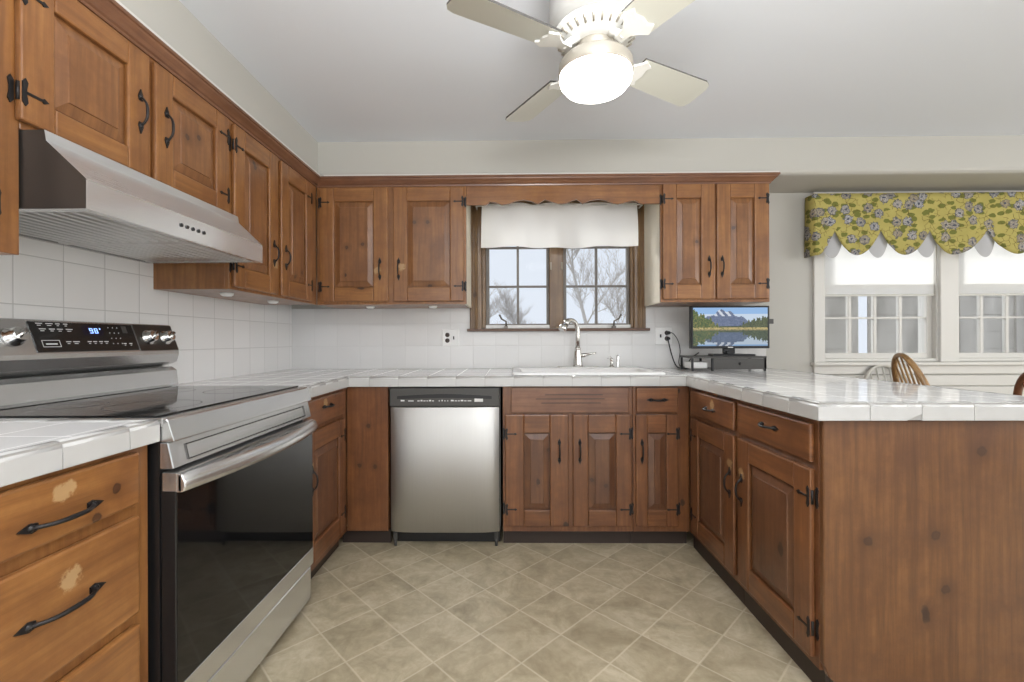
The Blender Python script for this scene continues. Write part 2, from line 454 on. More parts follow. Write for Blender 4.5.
# ------------------------------------------------------------------ hardware
def pull(parent, x, z, L, vertical=True, out=.022, r=.0036, name='handle', y0=-.018):
    m = MB(); h = L/2-.016; pts = []; R = []
    N = 10
    for k in range(N+1):
        a = -1+2*k/N
        pts.append((x, y0-out*(1-abs(a)**3.0)-.002, z+h*a) if vertical else (x+h*a, y0-out*(1-abs(a)**3.0)-.002, z))
        R.append(r*(1.25-.35*abs(a)) if abs(a) < .95 else r*1.3)
    m.tube(pts, R, 8)
    for sg in (-1, 1):          # spade shaped ends screwed to the wood
        q = [(-.0065, -.010), (.0065, -.010), (.0095, .002), (.006, .012), (0, .026), (-.006, .012), (-.0095, .002)]
        if vertical: P = [(x+a, z+sg*(h-.002+b_)) for a, b_ in q]
        else: P = [(x+sg*(h-.002+b_), z+a) for a, b_ in q]
        m.prism(P, 1, y0-.004, y0)
        c = (x, y0-.004, z+sg*h) if vertical else (x+sg*h, y0-.004, z)
        m.lathe([(0, -.005), (.005, -.003), (.007, .0)], c, 8, axis='y')
    return m.build(name, M['iron'], parent)

def hinge(parent, x, z, d, y0=-.018, arm=.055):
    """x: knuckle line at the door edge; d=+1 the door lies to +x"""
    m = MB()
    leaf = [(0, -.024), (.007, -.034), (.013, -.024), (.010, -.008), (.010, .008), (.013, .024), (.007, .034), (0, .024)]
    m.prism([(x-d*(a+.002), z+b_) for a, b_ in leaf], 1, -.0035, -.0001)     # leaf on the frame
    m.prism([(x+d*(a+.002), z+b_) for a, b_ in leaf], 1, y0-.003, y0)    # leaf on the door
    m.tube([(x, y0*.6, z-.022), (x, y0*.6, z+.022)], .0045, 8)
    ar = [(.010, -.003), (.010+arm*.7, -.003), (.010+arm*.78, -.007), (.010+arm, 0), (.010+arm*.78, .007), (.010+arm*.7, .003), (.010, .003)]
    m.prism([(x+d*a, z+b_) for a, b_ in ar], 1, y0-.003, y0)
    return m.build('hinge', M['iron'], parent)

def door(cab, x0, x1, z0, z1, hs, wood, hx=None, hz=None, hl=.115, st=.085, rt=.085, rb=.088, wear=None, field=.036, hinges=True, panelmat=None, knots=None):
    """raised panel door; hs=-1 hinges on the low-x side. y=0 is the face frame"""
    T = .018; m = MB()
    m.box(x0, x0+st, -T, -.0005, z0, z1, g='z').box(x1-st, x1, -T, -.0005, z0, z1, g='z')
    m.box(x0+st, x1-st, -T, -.0005, z0, z0+rb, g='x').box(x0+st, x1-st, -T, -.0005, z1-rt, z1, g='x')
    d = m.build('door', wood, cab, bevel=.005, seg=2)
    if wear: d['wear'] = wear
    p = MB().grain('z')
    a0, a1, c0, c1 = x0+st-.0005, x1-st+.0005, z0+rb-.0005, z1-rt+.0005
    def ring(e_, y_): return [(a0+e_, y_, c0+e_), (a1-e_, y_, c0+e_), (a1-e_, y_, c1-e_), (a0+e_, y_, c1-e_)]
    RS = [ring(0, -.0008), ring(0, -.0030), ring(.0045, -.0030), ring(.0060, -.0060), ring(field, -.0140), ring(field+.0015, -.0175)]
    for R1, R2 in zip(RS[:-1], RS[1:]):
        for k in range(4):
            p.face([R1[k], R1[(k+1) % 4], R2[(k+1) % 4], R2[k]])
    p.face(RS[-1]); p.face(list(reversed(RS[0])))
    po = p.build('panel', M['panel'] if wood is M['pine'] else M['panel_low'], d)
    if knots:
        for q, kk in zip(knots, ('knot_a', 'knot_b')): po[kk] = q
    po.visible_shadow = True
    if hinges:
        xk = x0 if hs < 0 else x1
        hinge(d, xk, z1-rt-.004, 1 if hs < 0 else -1)
        hinge(d, xk, z0+rb+.004, 1 if hs < 0 else -1)
    if hx is not None: pull(d, hx, hz, hl)
    return d

def drawer(cab, x0, x1, z0, z1, wood, hl=.115, hz=None, wear=None, handle=True, name='drawer'):
    m = MB().grain('x'); T = .018; e = .006
    m.box(x0, x1, -T, -.0005, z0, z1)
    d = m.build(name, wood, cab, bevel=.006, seg=2)
    if wear: d['wear'] = wear
    if handle: pull(d, (x0+x1)/2, hz or (z0+z1)/2, hl, vertical=False, out=.024, r=.0042)
    return d

def carcass(cab, x0, x1, z0, z1, depth, wood, opens, toe=None, side_mats=None, frame_bottom=None, nobottom=False):
    """face frame as a slab with the box behind; opens only shape the stiles visually"""
    m = MB()
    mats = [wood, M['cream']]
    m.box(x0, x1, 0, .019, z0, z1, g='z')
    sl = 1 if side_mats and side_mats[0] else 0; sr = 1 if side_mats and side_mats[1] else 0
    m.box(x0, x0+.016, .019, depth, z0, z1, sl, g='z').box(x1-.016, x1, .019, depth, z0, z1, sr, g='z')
    m.box(x0+.016, x1-.016, depth-.012, depth, z0, z1, g='z')
    if not nobottom: m.box(x0+.016, x1-.016, .019, depth-.012, z0, z0+.016, g='x')
    m.box(x0+.016, x1-.016, .019, depth-.012, z1-.016, z1, g='x')
    b = m.build('body', mats, cab, bevel=.0012)
    if toe is not None:
        MB().box(x0, x1, toe, toe+.016, 0, z0).build('toe_kick', M['toe'], cab)
    return b

class Run:
    """a wall line of cabinets: s runs along it, local y goes into the cabinet"""
    def __init__(s, kind, plane): s.k, s.p = kind, plane
    def cab(s, s0, name, label, cat='cabinet', z=0., group=None):
        if s.k == 'back': loc, r = (s0, s.p, z), 0
        elif s.k == 'left': loc, r = (s.p, s0, z), PI/2
        else: loc, r = (s.p, s0, z), -PI/2
        s.s0 = s0; s.z = z
        return thing(name, label, cat, loc, (0, 0, r), group)
    def x(s, a): return a-s.s0 if s.k != 'pen' else s.s0-a

P_, L_, D_ = M['pine'], M['pine_low'], M['pine_dark']

# ---- base cabinets along the back wall
R = Run('back', 2.45)
c = R.cab(-.78, 'corner_cabinet', 'plain knotty pine corner front left of the dishwasher')
m = MB().box(-.118, .108, 0, .019, .083, .868, g='z').box(.092, .108, .019, .60, .083, .868)
bb = m.build('body', L_, c, bevel=.0015); bb['knot_a'] = (0, 0, .655); bb['knot_b'] = (.035, 0, .434); bb['knot_c'] = (-.05, 0, .44)
MB().box(-.16, .108, .045, .06, 0, .083).build('toe_kick', M['toe'], c)

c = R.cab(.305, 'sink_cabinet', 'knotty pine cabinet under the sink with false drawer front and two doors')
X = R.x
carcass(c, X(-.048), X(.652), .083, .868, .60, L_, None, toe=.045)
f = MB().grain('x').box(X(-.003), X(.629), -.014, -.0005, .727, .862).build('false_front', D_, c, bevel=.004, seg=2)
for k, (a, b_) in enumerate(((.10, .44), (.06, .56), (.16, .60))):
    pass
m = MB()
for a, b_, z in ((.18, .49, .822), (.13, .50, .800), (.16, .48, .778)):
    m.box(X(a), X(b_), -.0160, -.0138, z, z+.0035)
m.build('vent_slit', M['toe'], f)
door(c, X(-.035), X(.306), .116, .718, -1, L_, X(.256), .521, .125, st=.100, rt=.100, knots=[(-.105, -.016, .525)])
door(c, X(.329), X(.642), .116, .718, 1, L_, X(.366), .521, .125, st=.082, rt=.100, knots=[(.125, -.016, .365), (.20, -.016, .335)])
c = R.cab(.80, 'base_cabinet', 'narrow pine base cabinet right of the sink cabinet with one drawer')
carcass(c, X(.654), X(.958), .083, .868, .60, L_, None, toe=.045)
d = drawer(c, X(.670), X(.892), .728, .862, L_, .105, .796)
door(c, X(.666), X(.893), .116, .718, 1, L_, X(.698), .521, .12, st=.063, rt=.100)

# ---- left wall base cabinets
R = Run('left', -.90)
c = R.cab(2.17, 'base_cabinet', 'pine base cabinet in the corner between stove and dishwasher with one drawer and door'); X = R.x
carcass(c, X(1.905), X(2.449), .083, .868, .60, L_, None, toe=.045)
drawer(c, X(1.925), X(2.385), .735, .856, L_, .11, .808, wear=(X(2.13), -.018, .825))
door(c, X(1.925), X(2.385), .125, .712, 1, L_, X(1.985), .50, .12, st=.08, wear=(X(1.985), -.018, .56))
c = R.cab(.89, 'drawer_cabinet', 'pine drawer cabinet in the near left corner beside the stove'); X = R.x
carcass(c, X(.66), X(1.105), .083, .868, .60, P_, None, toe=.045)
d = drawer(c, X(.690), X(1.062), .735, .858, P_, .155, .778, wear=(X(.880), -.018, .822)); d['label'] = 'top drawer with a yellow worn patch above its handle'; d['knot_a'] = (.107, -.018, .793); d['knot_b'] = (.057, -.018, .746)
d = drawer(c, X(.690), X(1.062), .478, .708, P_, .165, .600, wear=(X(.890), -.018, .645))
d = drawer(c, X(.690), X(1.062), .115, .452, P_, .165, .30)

# ---- peninsula cabinets, facing the room
R = Run('pen', .96)
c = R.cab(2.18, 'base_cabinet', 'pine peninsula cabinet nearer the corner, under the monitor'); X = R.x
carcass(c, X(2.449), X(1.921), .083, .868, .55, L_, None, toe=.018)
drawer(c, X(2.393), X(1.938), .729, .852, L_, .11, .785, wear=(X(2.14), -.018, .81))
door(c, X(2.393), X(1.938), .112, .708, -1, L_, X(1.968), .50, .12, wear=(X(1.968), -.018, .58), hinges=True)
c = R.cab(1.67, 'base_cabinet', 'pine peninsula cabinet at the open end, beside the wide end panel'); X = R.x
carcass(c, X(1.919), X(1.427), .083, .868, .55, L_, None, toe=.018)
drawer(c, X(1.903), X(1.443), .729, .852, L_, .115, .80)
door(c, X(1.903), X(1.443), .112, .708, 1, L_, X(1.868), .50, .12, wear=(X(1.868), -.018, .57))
e = thing('peninsula_panel', 'wide knotty pine end panel of the peninsula under the tile counter', 'panel', (1.31, 1.415, 0))
m = MB().grain('z')
m.prism([(-.350, .115), (-.335, .075), (-.300, .045), (.37, .045), (.37, .868), (-.350, .868)], 1, -.010, .0115)
bb = m.build('board', M['pine_end'], e, bevel=.003); bb['knot_a'] = (-.215, -.01, .497); bb['knot_b'] = (.13, -.01, .773); bb['knot_c'] = (-.01, -.01, .515); bb['knot_d'] = (.02, -.01, .35)
m = MB().box(.35, .37, .0115, 1.67, .045, .868, g='z').box(-.29, .35, .005, .02, 0, .06)
m.build('backing', L_, e)

# ---- upper cabinets, back wall
R = Run('back', 2.75)
c = R.cab(-.73, 'wall_cabinet', 'pine wall cabinet with two doors left of the sink window', z=0); X = R.x
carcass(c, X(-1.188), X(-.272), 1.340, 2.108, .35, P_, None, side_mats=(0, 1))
door(c, X(-1.165), X(-.748), 1.356, 2.050, -1, P_, X(-.796), 1.553, .125, st=.088, wear=(X(-.810), -.018, 1.545), knots=[(-.268, -.016, 1.686), (-.17, -.016, 1.705)])
door(c, X(-.715), X(-.285), 1.356, 2.050, 1, P_, X(-.682), 1.553, .125, st=.084, wear=(X(-.662), -.018, 1.565), knots=[(.144, -.016, 1.836), (.225, -.016, 1.836)])
c = R.cab(1.23, 'wall_cabinet', 'pine wall cabinet with two doors over the monitor'); X = R.x
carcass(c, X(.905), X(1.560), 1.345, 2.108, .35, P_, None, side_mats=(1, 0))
door(c, X(.915), X(1.226), 1.362, 2.055, -1, P_, X(1.191), 1.557, .120, st=.082, knots=[(-.11, -.016, 1.708)])
door(c, X(1.238), X(1.545), 1.362, 2.055, 1, P_, X(1.268), 1.557, .120, st=.082, knots=[(.11, -.016, 1.79)])
# scalloped board between them
pts = [(-.271, 2.108), (-.271, 1.944)]
for px, zz in ((488, 1.944), (492, 1.965), (498, 1.958), (504, 1.944), (511, 1.950), (518, 1.968), (526, 1.974), (533, 1.966), (540, 1.948), (547, 1.974), (552, 1.966), (558, 1.953), (563.5, 1.948), (569, 1.953), (574, 1.966), (579, 1.974), (585, 1.948), (592, 1.966), (600.6, 1.974), (608, 1.966), (614, 1.950), (620, 1.944), (627, 1.952), (633, 1.962), (637, 1.965), (643, 1.944)):
    pts.append(((px-511.3)*2.75/452-.01, zz))
pts += [(.904, 1.944), (.904, 2.108)]
b = MB().grain('x'); b.prism(pts, 1, 2.752, 2.770)
tag(b.build('scalloped_valance_board', M['pine'], bevel=.001), 'scalloped pine board above the sink window between the wall cabinets', 'pelmet')

# ---- upper cabinets, left wall
R = Run('left', -1.19)
c = R.cab(1.47, 'wall_cabinet', 'short pine wall cabinet with two doors over the range hood'); X = R.x
carcass(c, X(1.080), X(1.888), 1.637, 2.108, .327, P_, None)
door(c, X(1.066), X(1.455), 1.654, 2.046, -1, P_, X(1.415), 1.848, .125, st=.083, rt=.075, rb=.065)
door(c, X(1.478), X(1.868), 1.654, 2.046, 1, P_, X(1.524), 1.848, .125, st=.080, rt=.075, rb=.065, knots=[(.155, -.016, 1.86), (.215, -.016, 1.885)])
c = R.cab(2.32, 'wall_cabinet', 'tall pine wall cabinet with two doors between hood and corner'); X = R.x
carcass(c, X(1.890), X(2.748), 1.340, 2.108, .327, P_, None)
door(c, X(1.906), X(2.262), 1.352, 2.046, -1, P_, X(2.222), 1.553, .115, st=.076, wear=(X(2.235), -.018, 1.50))
door(c, X(2.300), X(2.652), 1.352, 2.046, 1, P_, X(2.338), 1.553, .115, st=.074, knots=[(.13, -.016, 1.47), (.20, -.016, 1.50)])
c = R.cab(.82, 'wall_cabinet', 'pine wall cabinet cut by the left edge, this side of the range hood'); X = R.x
carcass(c, X(.60), X(1.078), 1.330, 2.108, .327, P_, None)
door(c, X(.62), X(1.022), 1.352, 2.046, 1, P_, X(.66), 1.55, .115)

# ---- crown moulding round the cabinet tops
prof = [(0, 2.058), (.006, 2.058), (.008, 2.066), (.014, 2.070), (.022, 2.080), (.034, 2.092), (.036, 2.098), (.042, 2.100), (.042, 2.111), (0, 2.111)]
path = [((-1.19, .55), (1, 0)), ((-1.19, 2.75), (1, -1)), ((1.56, 2.75), (1, -1)), ((1.56, 3.099), (1, 0))]
m = MB(); n = len(prof); i0 = 0
for (p, o) in path:
    for (d_, z) in prof: m.v.append(Vector((p[0]+o[0]*(d_+.0006), p[1]+o[1]*(d_+.0006), z)))
for k in range(3):
    m.grain('x' if k == 1 else 'y')
    for j in range(n):
        a, b_ = k*n+j, k*n+(j+1) % n
        m.add([a, b_, b_+n, a+n])
m.add(list(range(n))); m.add([3*n+j for j in reversed(range(n))])
tag(m.build('crown_molding', M['pine_dark']), 'brown pine crown moulding along the tops of the wall cabinets', 'moulding')

# under cabinet lights
for (x, y, z, lab) in ((-1.30, 2.05, 1.340, 'small white light under the tall left wall cabinet, nearer the hood'),
                       (-1.30, 2.45, 1.340, 'small white light under the tall left wall cabinet, nearer the corner'),
                       (-.90, 2.88, 1.340, 'small white light under the back wall cabinet, nearer the corner'),
                       (-.50, 2.88, 1.340, 'small white light under the back wall cabinet, nearer the window')):
    t = MB().lathe([(0, -.016), (.018, -.015), (.026, -.010), (.028, -.0003), (0, -.0003)], (0, 0, 0), 20)
    o = t.build('cabinet_light', M['plastic']); o.location = (x, y, z); tag(o, lab, 'light', 'small lights under the wall cabinets')

# ------------------------------------------------------------------ countertops
SX0, SX1, SY0, SY1 = .015, .842, 2.515, 2.985           # sink cut out
def edge(m, g, p0, p1, nrm, phase, pitch=.1555, chip=None, mit=(0, 0)):
    """row of rounded edge tiles from p0 to p1, nrm outward"""
    p0 = Vector(p0).to_3d(); p1 = Vector(p1).to_3d(); L = (p1-p0).length; t = (p1-p0)/L; nv = Vector((nrm[0], nrm[1], 0))
    cuts = [0.]; a = phase
    while a < L-.01:
        if a > .01: cuts.append(a)
        a += pitch
    cuts.append(L)
    prof = [(-.024, -.054), (-.001, -.054), (0, -.052), (0, -.012), (-.0015, -.006), (-.005, -.0015), (-.010, .0015), (-.016, .002), (-.024, .001)]
    spans = []
    for a, b_ in zip(cuts[:-1], cuts[1:]):
        if chip and abs(b_-chip) < .05: spans += [(a, b_-.045, 1, 0), (b_-.045, b_, 0, 2)]
        else: spans.append((a, b_, 1, 1))
    for a, b_, ga, gb in spans:
        ma = mit[0] if a == 0 else 0; mb = mit[1] if b_ == L else 0
        if ga and not ma: a += .0011
        if gb and not mb: b_ -= .0011
        i = len(m.v); n = len(prof)
        for q in (a, b_):
            for (d_, z) in prof:
                zz = .925+z
                if gb == 2 and q == b_ and z < -.05: zz += .020
                sh = (-d_*ma if q == a else d_*mb)
                m.v.append(p0+t*(q+sh)+nv*d_+Vector((0, 0, zz)))
        fw = t.cross(nv).z > 0
        for j in range(n):
            q = [i+j, i+(j+1) % n, i+n+(j+1) % n, i+n+j]
            m.add(q if not fw else q[::-1], 0, j in (3, 4, 5, 6, 7))
        m.add([i+j for j in range(n)][::(1 if fw else -1)]); m.add([i+n+j for j in range(n)][::(-1 if fw else 1)])
    # grout core behind the joints
    q0 = p0-nv*.0235+t*.003; q1 = p1-nv*.002-t*.003
    g.box(min(q0.x, q1.x), max(q0.x, q1.x), min(q0.y, q1.y), max(q0.y, q1.y), .8725, .9240)
ct = thing('countertop', 'white tiled countertop wrapping from the stove round the sink to the peninsula', 'countertop', (0, 0, 0))
m = MB()
zt, zb = .925, .8695
def slab(x0, x1, y0, y1): m.box(x0, x1, y0, y1, zb, zt)
slab(WX+.001, -.898, 1.905, WY-.001)
slab(-.898, SX0, 2.444, WY-.001); slab(SX0, SX1, 2.444, SY0); slab(SX0, SX1, SY1, WY-.001); slab(SX1, .954, 2.444, WY-.001)
slab(.954, 1.70, 1.407, WY-.001)
m.build('tile_top', M['ctop'], ct)
m = MB(); g = MB()
edge(m, g, (-.875, 1.905), (-.875, 2.42), (1, 0), .06, mit=(0, -1))
edge(m, g, (-.875, 2.42), (.93, 2.42), (0, -1), .111, mit=(-1, -1))
edge(m, g, (.93, 1.383), (.93, 2.42), (-1, 0), .148, mit=(1, -1))
edge(m, g, (.93, 1.383), (1.724, 1.383), (0, -1), .155, chip=.31, mit=(1, 1))
edge(m, g, (1.724, 1.383), (1.724, WY-.001), (1, 0), .10, mit=(1, 0))
m.build('edge_tiles', M['glaze'], ct); g.build('grout_line', M['grout'], ct)
ct = thing('countertop', 'white tiled countertop piece in the near left corner, this side of the stove', 'countertop', (0, 0, 0))
m = MB(); slab(WX+.001, -.898, .58, 1.087); m.build('tile_top', M['ctop'], ct)
m = MB(); g = MB()
edge(m, g, (-.875, .58), (-.875, 1.112), (1, 0), .1335, mit=(0, 1))
edge(m, g, (-.875, 1.112), (WX+.002, 1.112), (0, 1), .11, mit=(1, 0))
m.build('edge_tiles', M['glaze'], ct); g.build('grout_line', M['grout'], ct)

# ---- sink
sk = thing('kitchen_sink', 'white enamel drop-in sink under the window', 'sink', (.4285, 2.75, .925))
m = MB()
x0, x1, y0, y1 = -.425, .425, -.262, .252
def rr(x0, x1, y0, y1, r, z, n=5):
    out = []
    for cx, cy, a0 in ((x1-r, y1-r, 0), (x0+r, y1-r, 90), (x0+r, y0+r, 180), (x1-r, y0+r, 270)):
        for k in range(n+1):
            a = math.radians(a0+90*k/n); out.append((cx+r*math.cos(a), cy+r*math.sin(a), z))
    return out
rings = [rr(x0, x1, y0, y1, .03, .0012), rr(x0, x1, y0, y1, .03, .010), rr(x0+.012, x1-.012, y0+.012, y1-.012, .03, .016),
         rr(x0+.05, x1-.05, y0+.045, y1-.11, .05, .014), rr(x0+.058, x1-.058, y0+.053, y1-.118, .05, .004), rr(x0+.075, x1-.075, y0+.07, y1-.135, .05, -.165), rr(x0+.13, x1-.13, y0+.12, y1-.185, .05, -.175)]
N = len(rings[0])
for rg in rings: m.v += [Vector(p) for p in rg]
for k in range(len(rings)-1):
    for j in range(N): m.add([k*N+j, k*N+(j+1) % N, (k+1)*N+(j+1) % N, (k+1)*N+j], 0, True)
m.add([(len(rings)-1)*N+j for j in range(N)])
m.build('basin', M['china'], sk)
MB().lathe([(0, .003), (.03, .003), (.042, 0), (.042, -.001)], (0, 0, -.1745), 20).build('drain', M['chrome'], sk)

# ---- faucet
fz = .9395
fc = thing('faucet', 'brushed nickel gooseneck kitchen faucet behind the sink', 'faucet', (.432, 2.95, fz))
m = MB(); m.prism([(q[0], q[1]) for q in rr(-.135, .135, -.028, .028, .026, 0)], 2, 0, .008); m.build('deck_plate', M['nickel'], fc, bevel=.002)
m = MB().lathe([(.0, .008), (.033, .008), (.032, .02), (.027, .06), (.022, .105), (.0185, .118), (.020, .120), (.020, .128), (.0145, .130), (0, .130)], (0, 0, 0), 24)
m.build('body', M['nickel'], fc)
pts = [(0, 0, .125), (.001, 0, .20), (.001, -.002, .235)]
for k in range(1, 9):
    a = PI*k/8*.80
    q = .060*(1-math.cos(a)); pts.append((-.82*q, -.57*q-.002, .235+.070*math.sin(a)))
m = MB().tube(pts, [.0145]*3+[.0145, .015, .0155, .016, .0165, .018, .020, .0215], 14); m.build('spout', M['nickel'], fc)
e0 = Vector(pts[-1]); e1 = Vector(pts[-2]); dr = (e0-e1).normalized()
MB().tube([e0-dr*.002, e0+dr*.03, e0+dr*.045], [.022, .026, .023], 14).build('spray_head', M['chrome'], fc)
m = MB().tube([(.015, 0, .075), (.040, -.002, .080), (.058, -.004, .083)], [.014, .014, .011], 12).tube([(.055, -.004, .083), (.085, -.006, .090), (.118, -.008, .094)], [.008, .0065, .005], 10, flat=.6)
m.build('lever', M['nickel'], fc)
sp = thing('soap_dispenser', 'small chrome soap dispenser right of the faucet', 'dispenser', (.652, 2.95, fz))
m = MB().lathe([(0, 0), (.020, 0), (.019, .006), (.011, .010), (.0095, .045), (.012, .050), (.011, .058), (0, .060)], n=18).tube([(0, 0, .055), (-.012, -.01, .066), (-.030, -.022, .060)], [.006, .006, .0045], 8)
m.build('pump', M['nickel'], sp)
MB().lathe([(0, 0), (.012, 0), (.009, .004), (.0065, .04), (.010, .07), (.006, .080), (0, .081)], (.040, 0, 0), 14).build('sprayer', M['chrome'], sp)

# ------------------------------------------------------------------ dishwasher
dw = thing('dishwasher', 'stainless dishwasher with black control strip left of the sink cabinet', 'dishwasher', (-.361, 2.45, 0))
MB().box(-.300, .300, .012, .58, .095, .864).build('tub', M['dgrey'], dw)
m = MB()
N = 16; prof = []
for k in range(N+1):
    a = -1+2*k/N; prof.append((.2935*a, -.012-.020*(1-abs(a)**6)))
prof += [(.2935, .011), (-.2935, .011)]
m.prism(prof, 2, .088, .760, smooth=False)
for k in range(len(m.sm)):
    if k >= 2 and k-2 < N: m.sm[k] = True
m.build('door', M['steel_v'], dw, bevel=.0015)
m = MB(); m.box(-.2955, .2955, -.026, .011, .763, .862)
pn = m.build('control_panel', M['dgrey'], dw, bevel=.004, seg=2)
arc = []
for k in range(13):
    a = -1+2*k/12; arc.append((.255*a, .826-.012*abs(a)**1.6+.006))
for k in range(12, -1, -1):
    a = -1+2*k/12; arc.append((.255*a, .820-.012*abs(a)**1.6-.004-.006*(1-a*a)))
MB().prism(arc, 1, -.0275, -.0255).build('handle_recess', M['black'], pn)
m = MB()
for k, (a, w_) in enumerate([(-.235, .02), (-.195, .03), (-.145, .012), (-.128, .01), (-.113, .012), (-.096, .008), (-.083, .012), (-.066, .01), (-.03, .006), (-.015, .006), (0, .006), (.015, .006), (.035, .016), (.056, .012), (.073, .01), (.088, .014), (.107, .012), (.125, .02)]):
    m.box(a, a+w_, -.0268, -.0262, .792, .7965+(.003 if k % 3 == 0 else 0))
m.build('markings', M['mark'], pn)
MB().box(.162, .208, -.0272, -.0262, .789, .807).build('badge', M['badge'], pn)
m = MB().box(-.295, .295, .055, .07, .004, .094); m.build('toe_kick', M['black'], dw)
for sx in (-1, 1):
    MB().box(sx*.275-.010, sx*.275+.010, .005, .022, .035, .087).tube([(sx*.275, .014, 0), (sx*.275, .014, .04)], .008, 8).build('foot', M['dgrey'], dw)

# ------------------------------------------------------------------ stove (faces +X): local x = along Y, local -y = towards room
ST = thing('stove', 'stainless electric stove with black glass cooktop and oven door', 'stove', (-.88, 1.504, 0), (0, 0, PI/2))
h = .388
m = MB().box(-h, h, .0, .60, .035, .905); m.build('body', M['black'], ST)
m = MB().box(-h, h, -.008, .52, .905, .9275); m.build('cooktop_frame', M['steel_h'], ST, bevel=.002)
m = MB().box(-h+.012, h-.012, .012, .515, .9277, .9325); gl = m.build('glass_cooktop', M['glassblk'], ST, bevel=.001)
for cx, cy, r_ in ((-.19, .17, .115), (.19, .17, .095), (-.19, .41, .075), (.19, .41, .075)):
    MB().lathe([(r_, .9326), (r_+.0015, .9329), (r_+.003, .9326)], (cx, cy, 0), 40).build('burner_ring', M['dgrey'], gl)
# front band and recessed panel above the door
m = MB().prism([(-.008, .927), (-.018, .925), (-.022, .921), (-.038, .871), (-.036, .868), (-.002, .868), (-.002, .905), (-.008, .905)], 0, -h, h); m.build('front_trim', M['steel_h'], ST, bevel=.0015)
m = MB()
m.prism([(-.022, .866), (-.036, .803), (-.034, .800), (-.0005, .800), (-.0005, .866)], 0, -h, h)
pn = m.build('front_panel', M['steel_h'], ST, bevel=.002)
m = MB()
fr = [(-.30, .30)]
for (a, b_, c0, c1) in ((-.335, .335, .850, .853), (-.335, .335, .812, .815), (-.335, -.332, .812, .853), (.332, .335, .812, .853)):
    m.prism([(-.022-.014*(.866-c1)/.064-.003, c1), (-.022-.014*(.866-c0)/.064-.003, c0), (-.022, c0), (-.022, c1)], 0, a, b_)
m.build('raised_border', M['dgrey'], pn)
# oven door
dr = MB().box(-h+.002, h-.002, -.040, -.002, .185, .790).build('oven_door', M['black'], ST, bevel=.002)
MB().box(-h+.002, h-.002, -.0435, -.0402, .186, .252).build('lower_trim', M['steel_h'], dr, bevel=.001)
MB().box(-h+.0015, h-.0015, -.0435, -.006, .744, .7905).build('upper_trim', M['steel_h'], dr, bevel=.001)
MB().box(-h+.003, h-.003, -.0425, -.0402, .253, .743).build('window', M['glassblk'], dr, bevel=.001)
m = MB()
# long handle, bowed outward
N = 14; A = []; B = []
for k in range(N+1):
    a = -1+2*k/N; A.append((.386*a, -.052-.038*(1-a*a))); 
hd = MB()
hp = [(.030, .789), (.004, .789), (-.004, .785), (-.011, .770), (-.013, .756), (-.008, .745), (0, .741), (.012, .741)]
n_ = len(hp)
for p in A:
    for (d_, z_) in hp: hd.v.append(Vector((p[0], p[1]+d_, z_)))
for k in range(len(A)-1):
    for j in range(n_):
        hd.add([k*n_+j, k*n_+(j+1) % n_, (k+1)*n_+(j+1) % n_, (k+1)*n_+j], 0, 1 <= j <= 5)
hd.add([j for j in reversed(range(n_))]); hd.add([(len(A)-1)*n_+j for j in range(n_)])
hd.box(-.386, -.368, -.056, -.044, .743, .788).box(.368, .386, -.056, -.044, .743, .788)
ho = hd.build('door_handle', M['steel_h'], dr, bevel=.003, seg=2)
m = MB()
for a in (-.20, -.075, .075, .19):
    yb = -.052-.038*(1-(a/.372)**2); m.box(a-.033, a+.033, yb+.008, yb+.013, .7885, .7896)
m.build('vent_slot', M['black'], dr)
MB().box(-h+.002, h-.002, -.034, -.002, .038, .172).build('storage_drawer', M['steel_h'], ST, bevel=.003)
for sx in (-1, 1):
    MB().tube([(sx*.35, .02, .0), (sx*.35, .02, .036)], .014, 12).tube([(sx*.35, .55, .0), (sx*.35, .55, .036)], .014, 12).build('foot', M['black'], ST)
# backguard
bg_ = MB()
bg_.prism([(.535, .9285), (.5285, .934), (.5285, .944), (.535, 1.000), (.556, 1.014), (.60, 1.014), (.60, .9285)], 0, -h, h)
bg_.build('backguard', M['steel_h'], ST, bevel=.001)
cp = MB().prism([(.556, 1.026), (.60, 1.014), (.60, 1.19), (.564, 1.187), (.526, 1.082), (.524, 1.068), (.534, 1.036)], 0, -h, h).build('control_panel', M['steel_h'], ST, bevel=.002)
# tilted face frame: points on the slope between (.512,1.068) and (.562,1.185)
def onface(u, v, d=0.):
    sl = Vector((0, .038, .105)).normalized(); nr = Vector((0, -.105, .038)).normalized()
    return Vector((u, .526, 1.082))+sl*v+nr*d
def facebox(m, u0, u1, v0, v1, d0, d1, mat=0):
    P = [onface(u, v, d) for d in (d0, d1) for (u, v) in ((u0, v0), (u1, v0), (u1, v1), (u0, v1))]
    i = len(m.v); m.v += P
    for q in ((0, 3, 2, 1), (4, 5, 6, 7), (0, 1, 5, 4), (1, 2, 6, 5), (2, 3, 7, 6), (3, 0, 4, 7)): m.add([i+k for k in q], mat)
m = MB(); facebox(m, -.180, .186, .006, .105, .0004, .003); disp = m.build('display', plain('panel_glass', srgb(38, 37, 36), .12), cp)
m = MB(); facebox(m, .192, h-.002, .002, .108, .0004, .002); m.build('knob_reflection', plain('knob_reflection', srgb(96, 93, 90), .3, .9), cp)  # darker reflection right of the display, put in as a grey strip
m = MB()
facebox(m, -.015, .058, .062, .095, .003, .0036); m.build('clock_window', plain('clock_black', (.01, .012, .03), .1), disp)
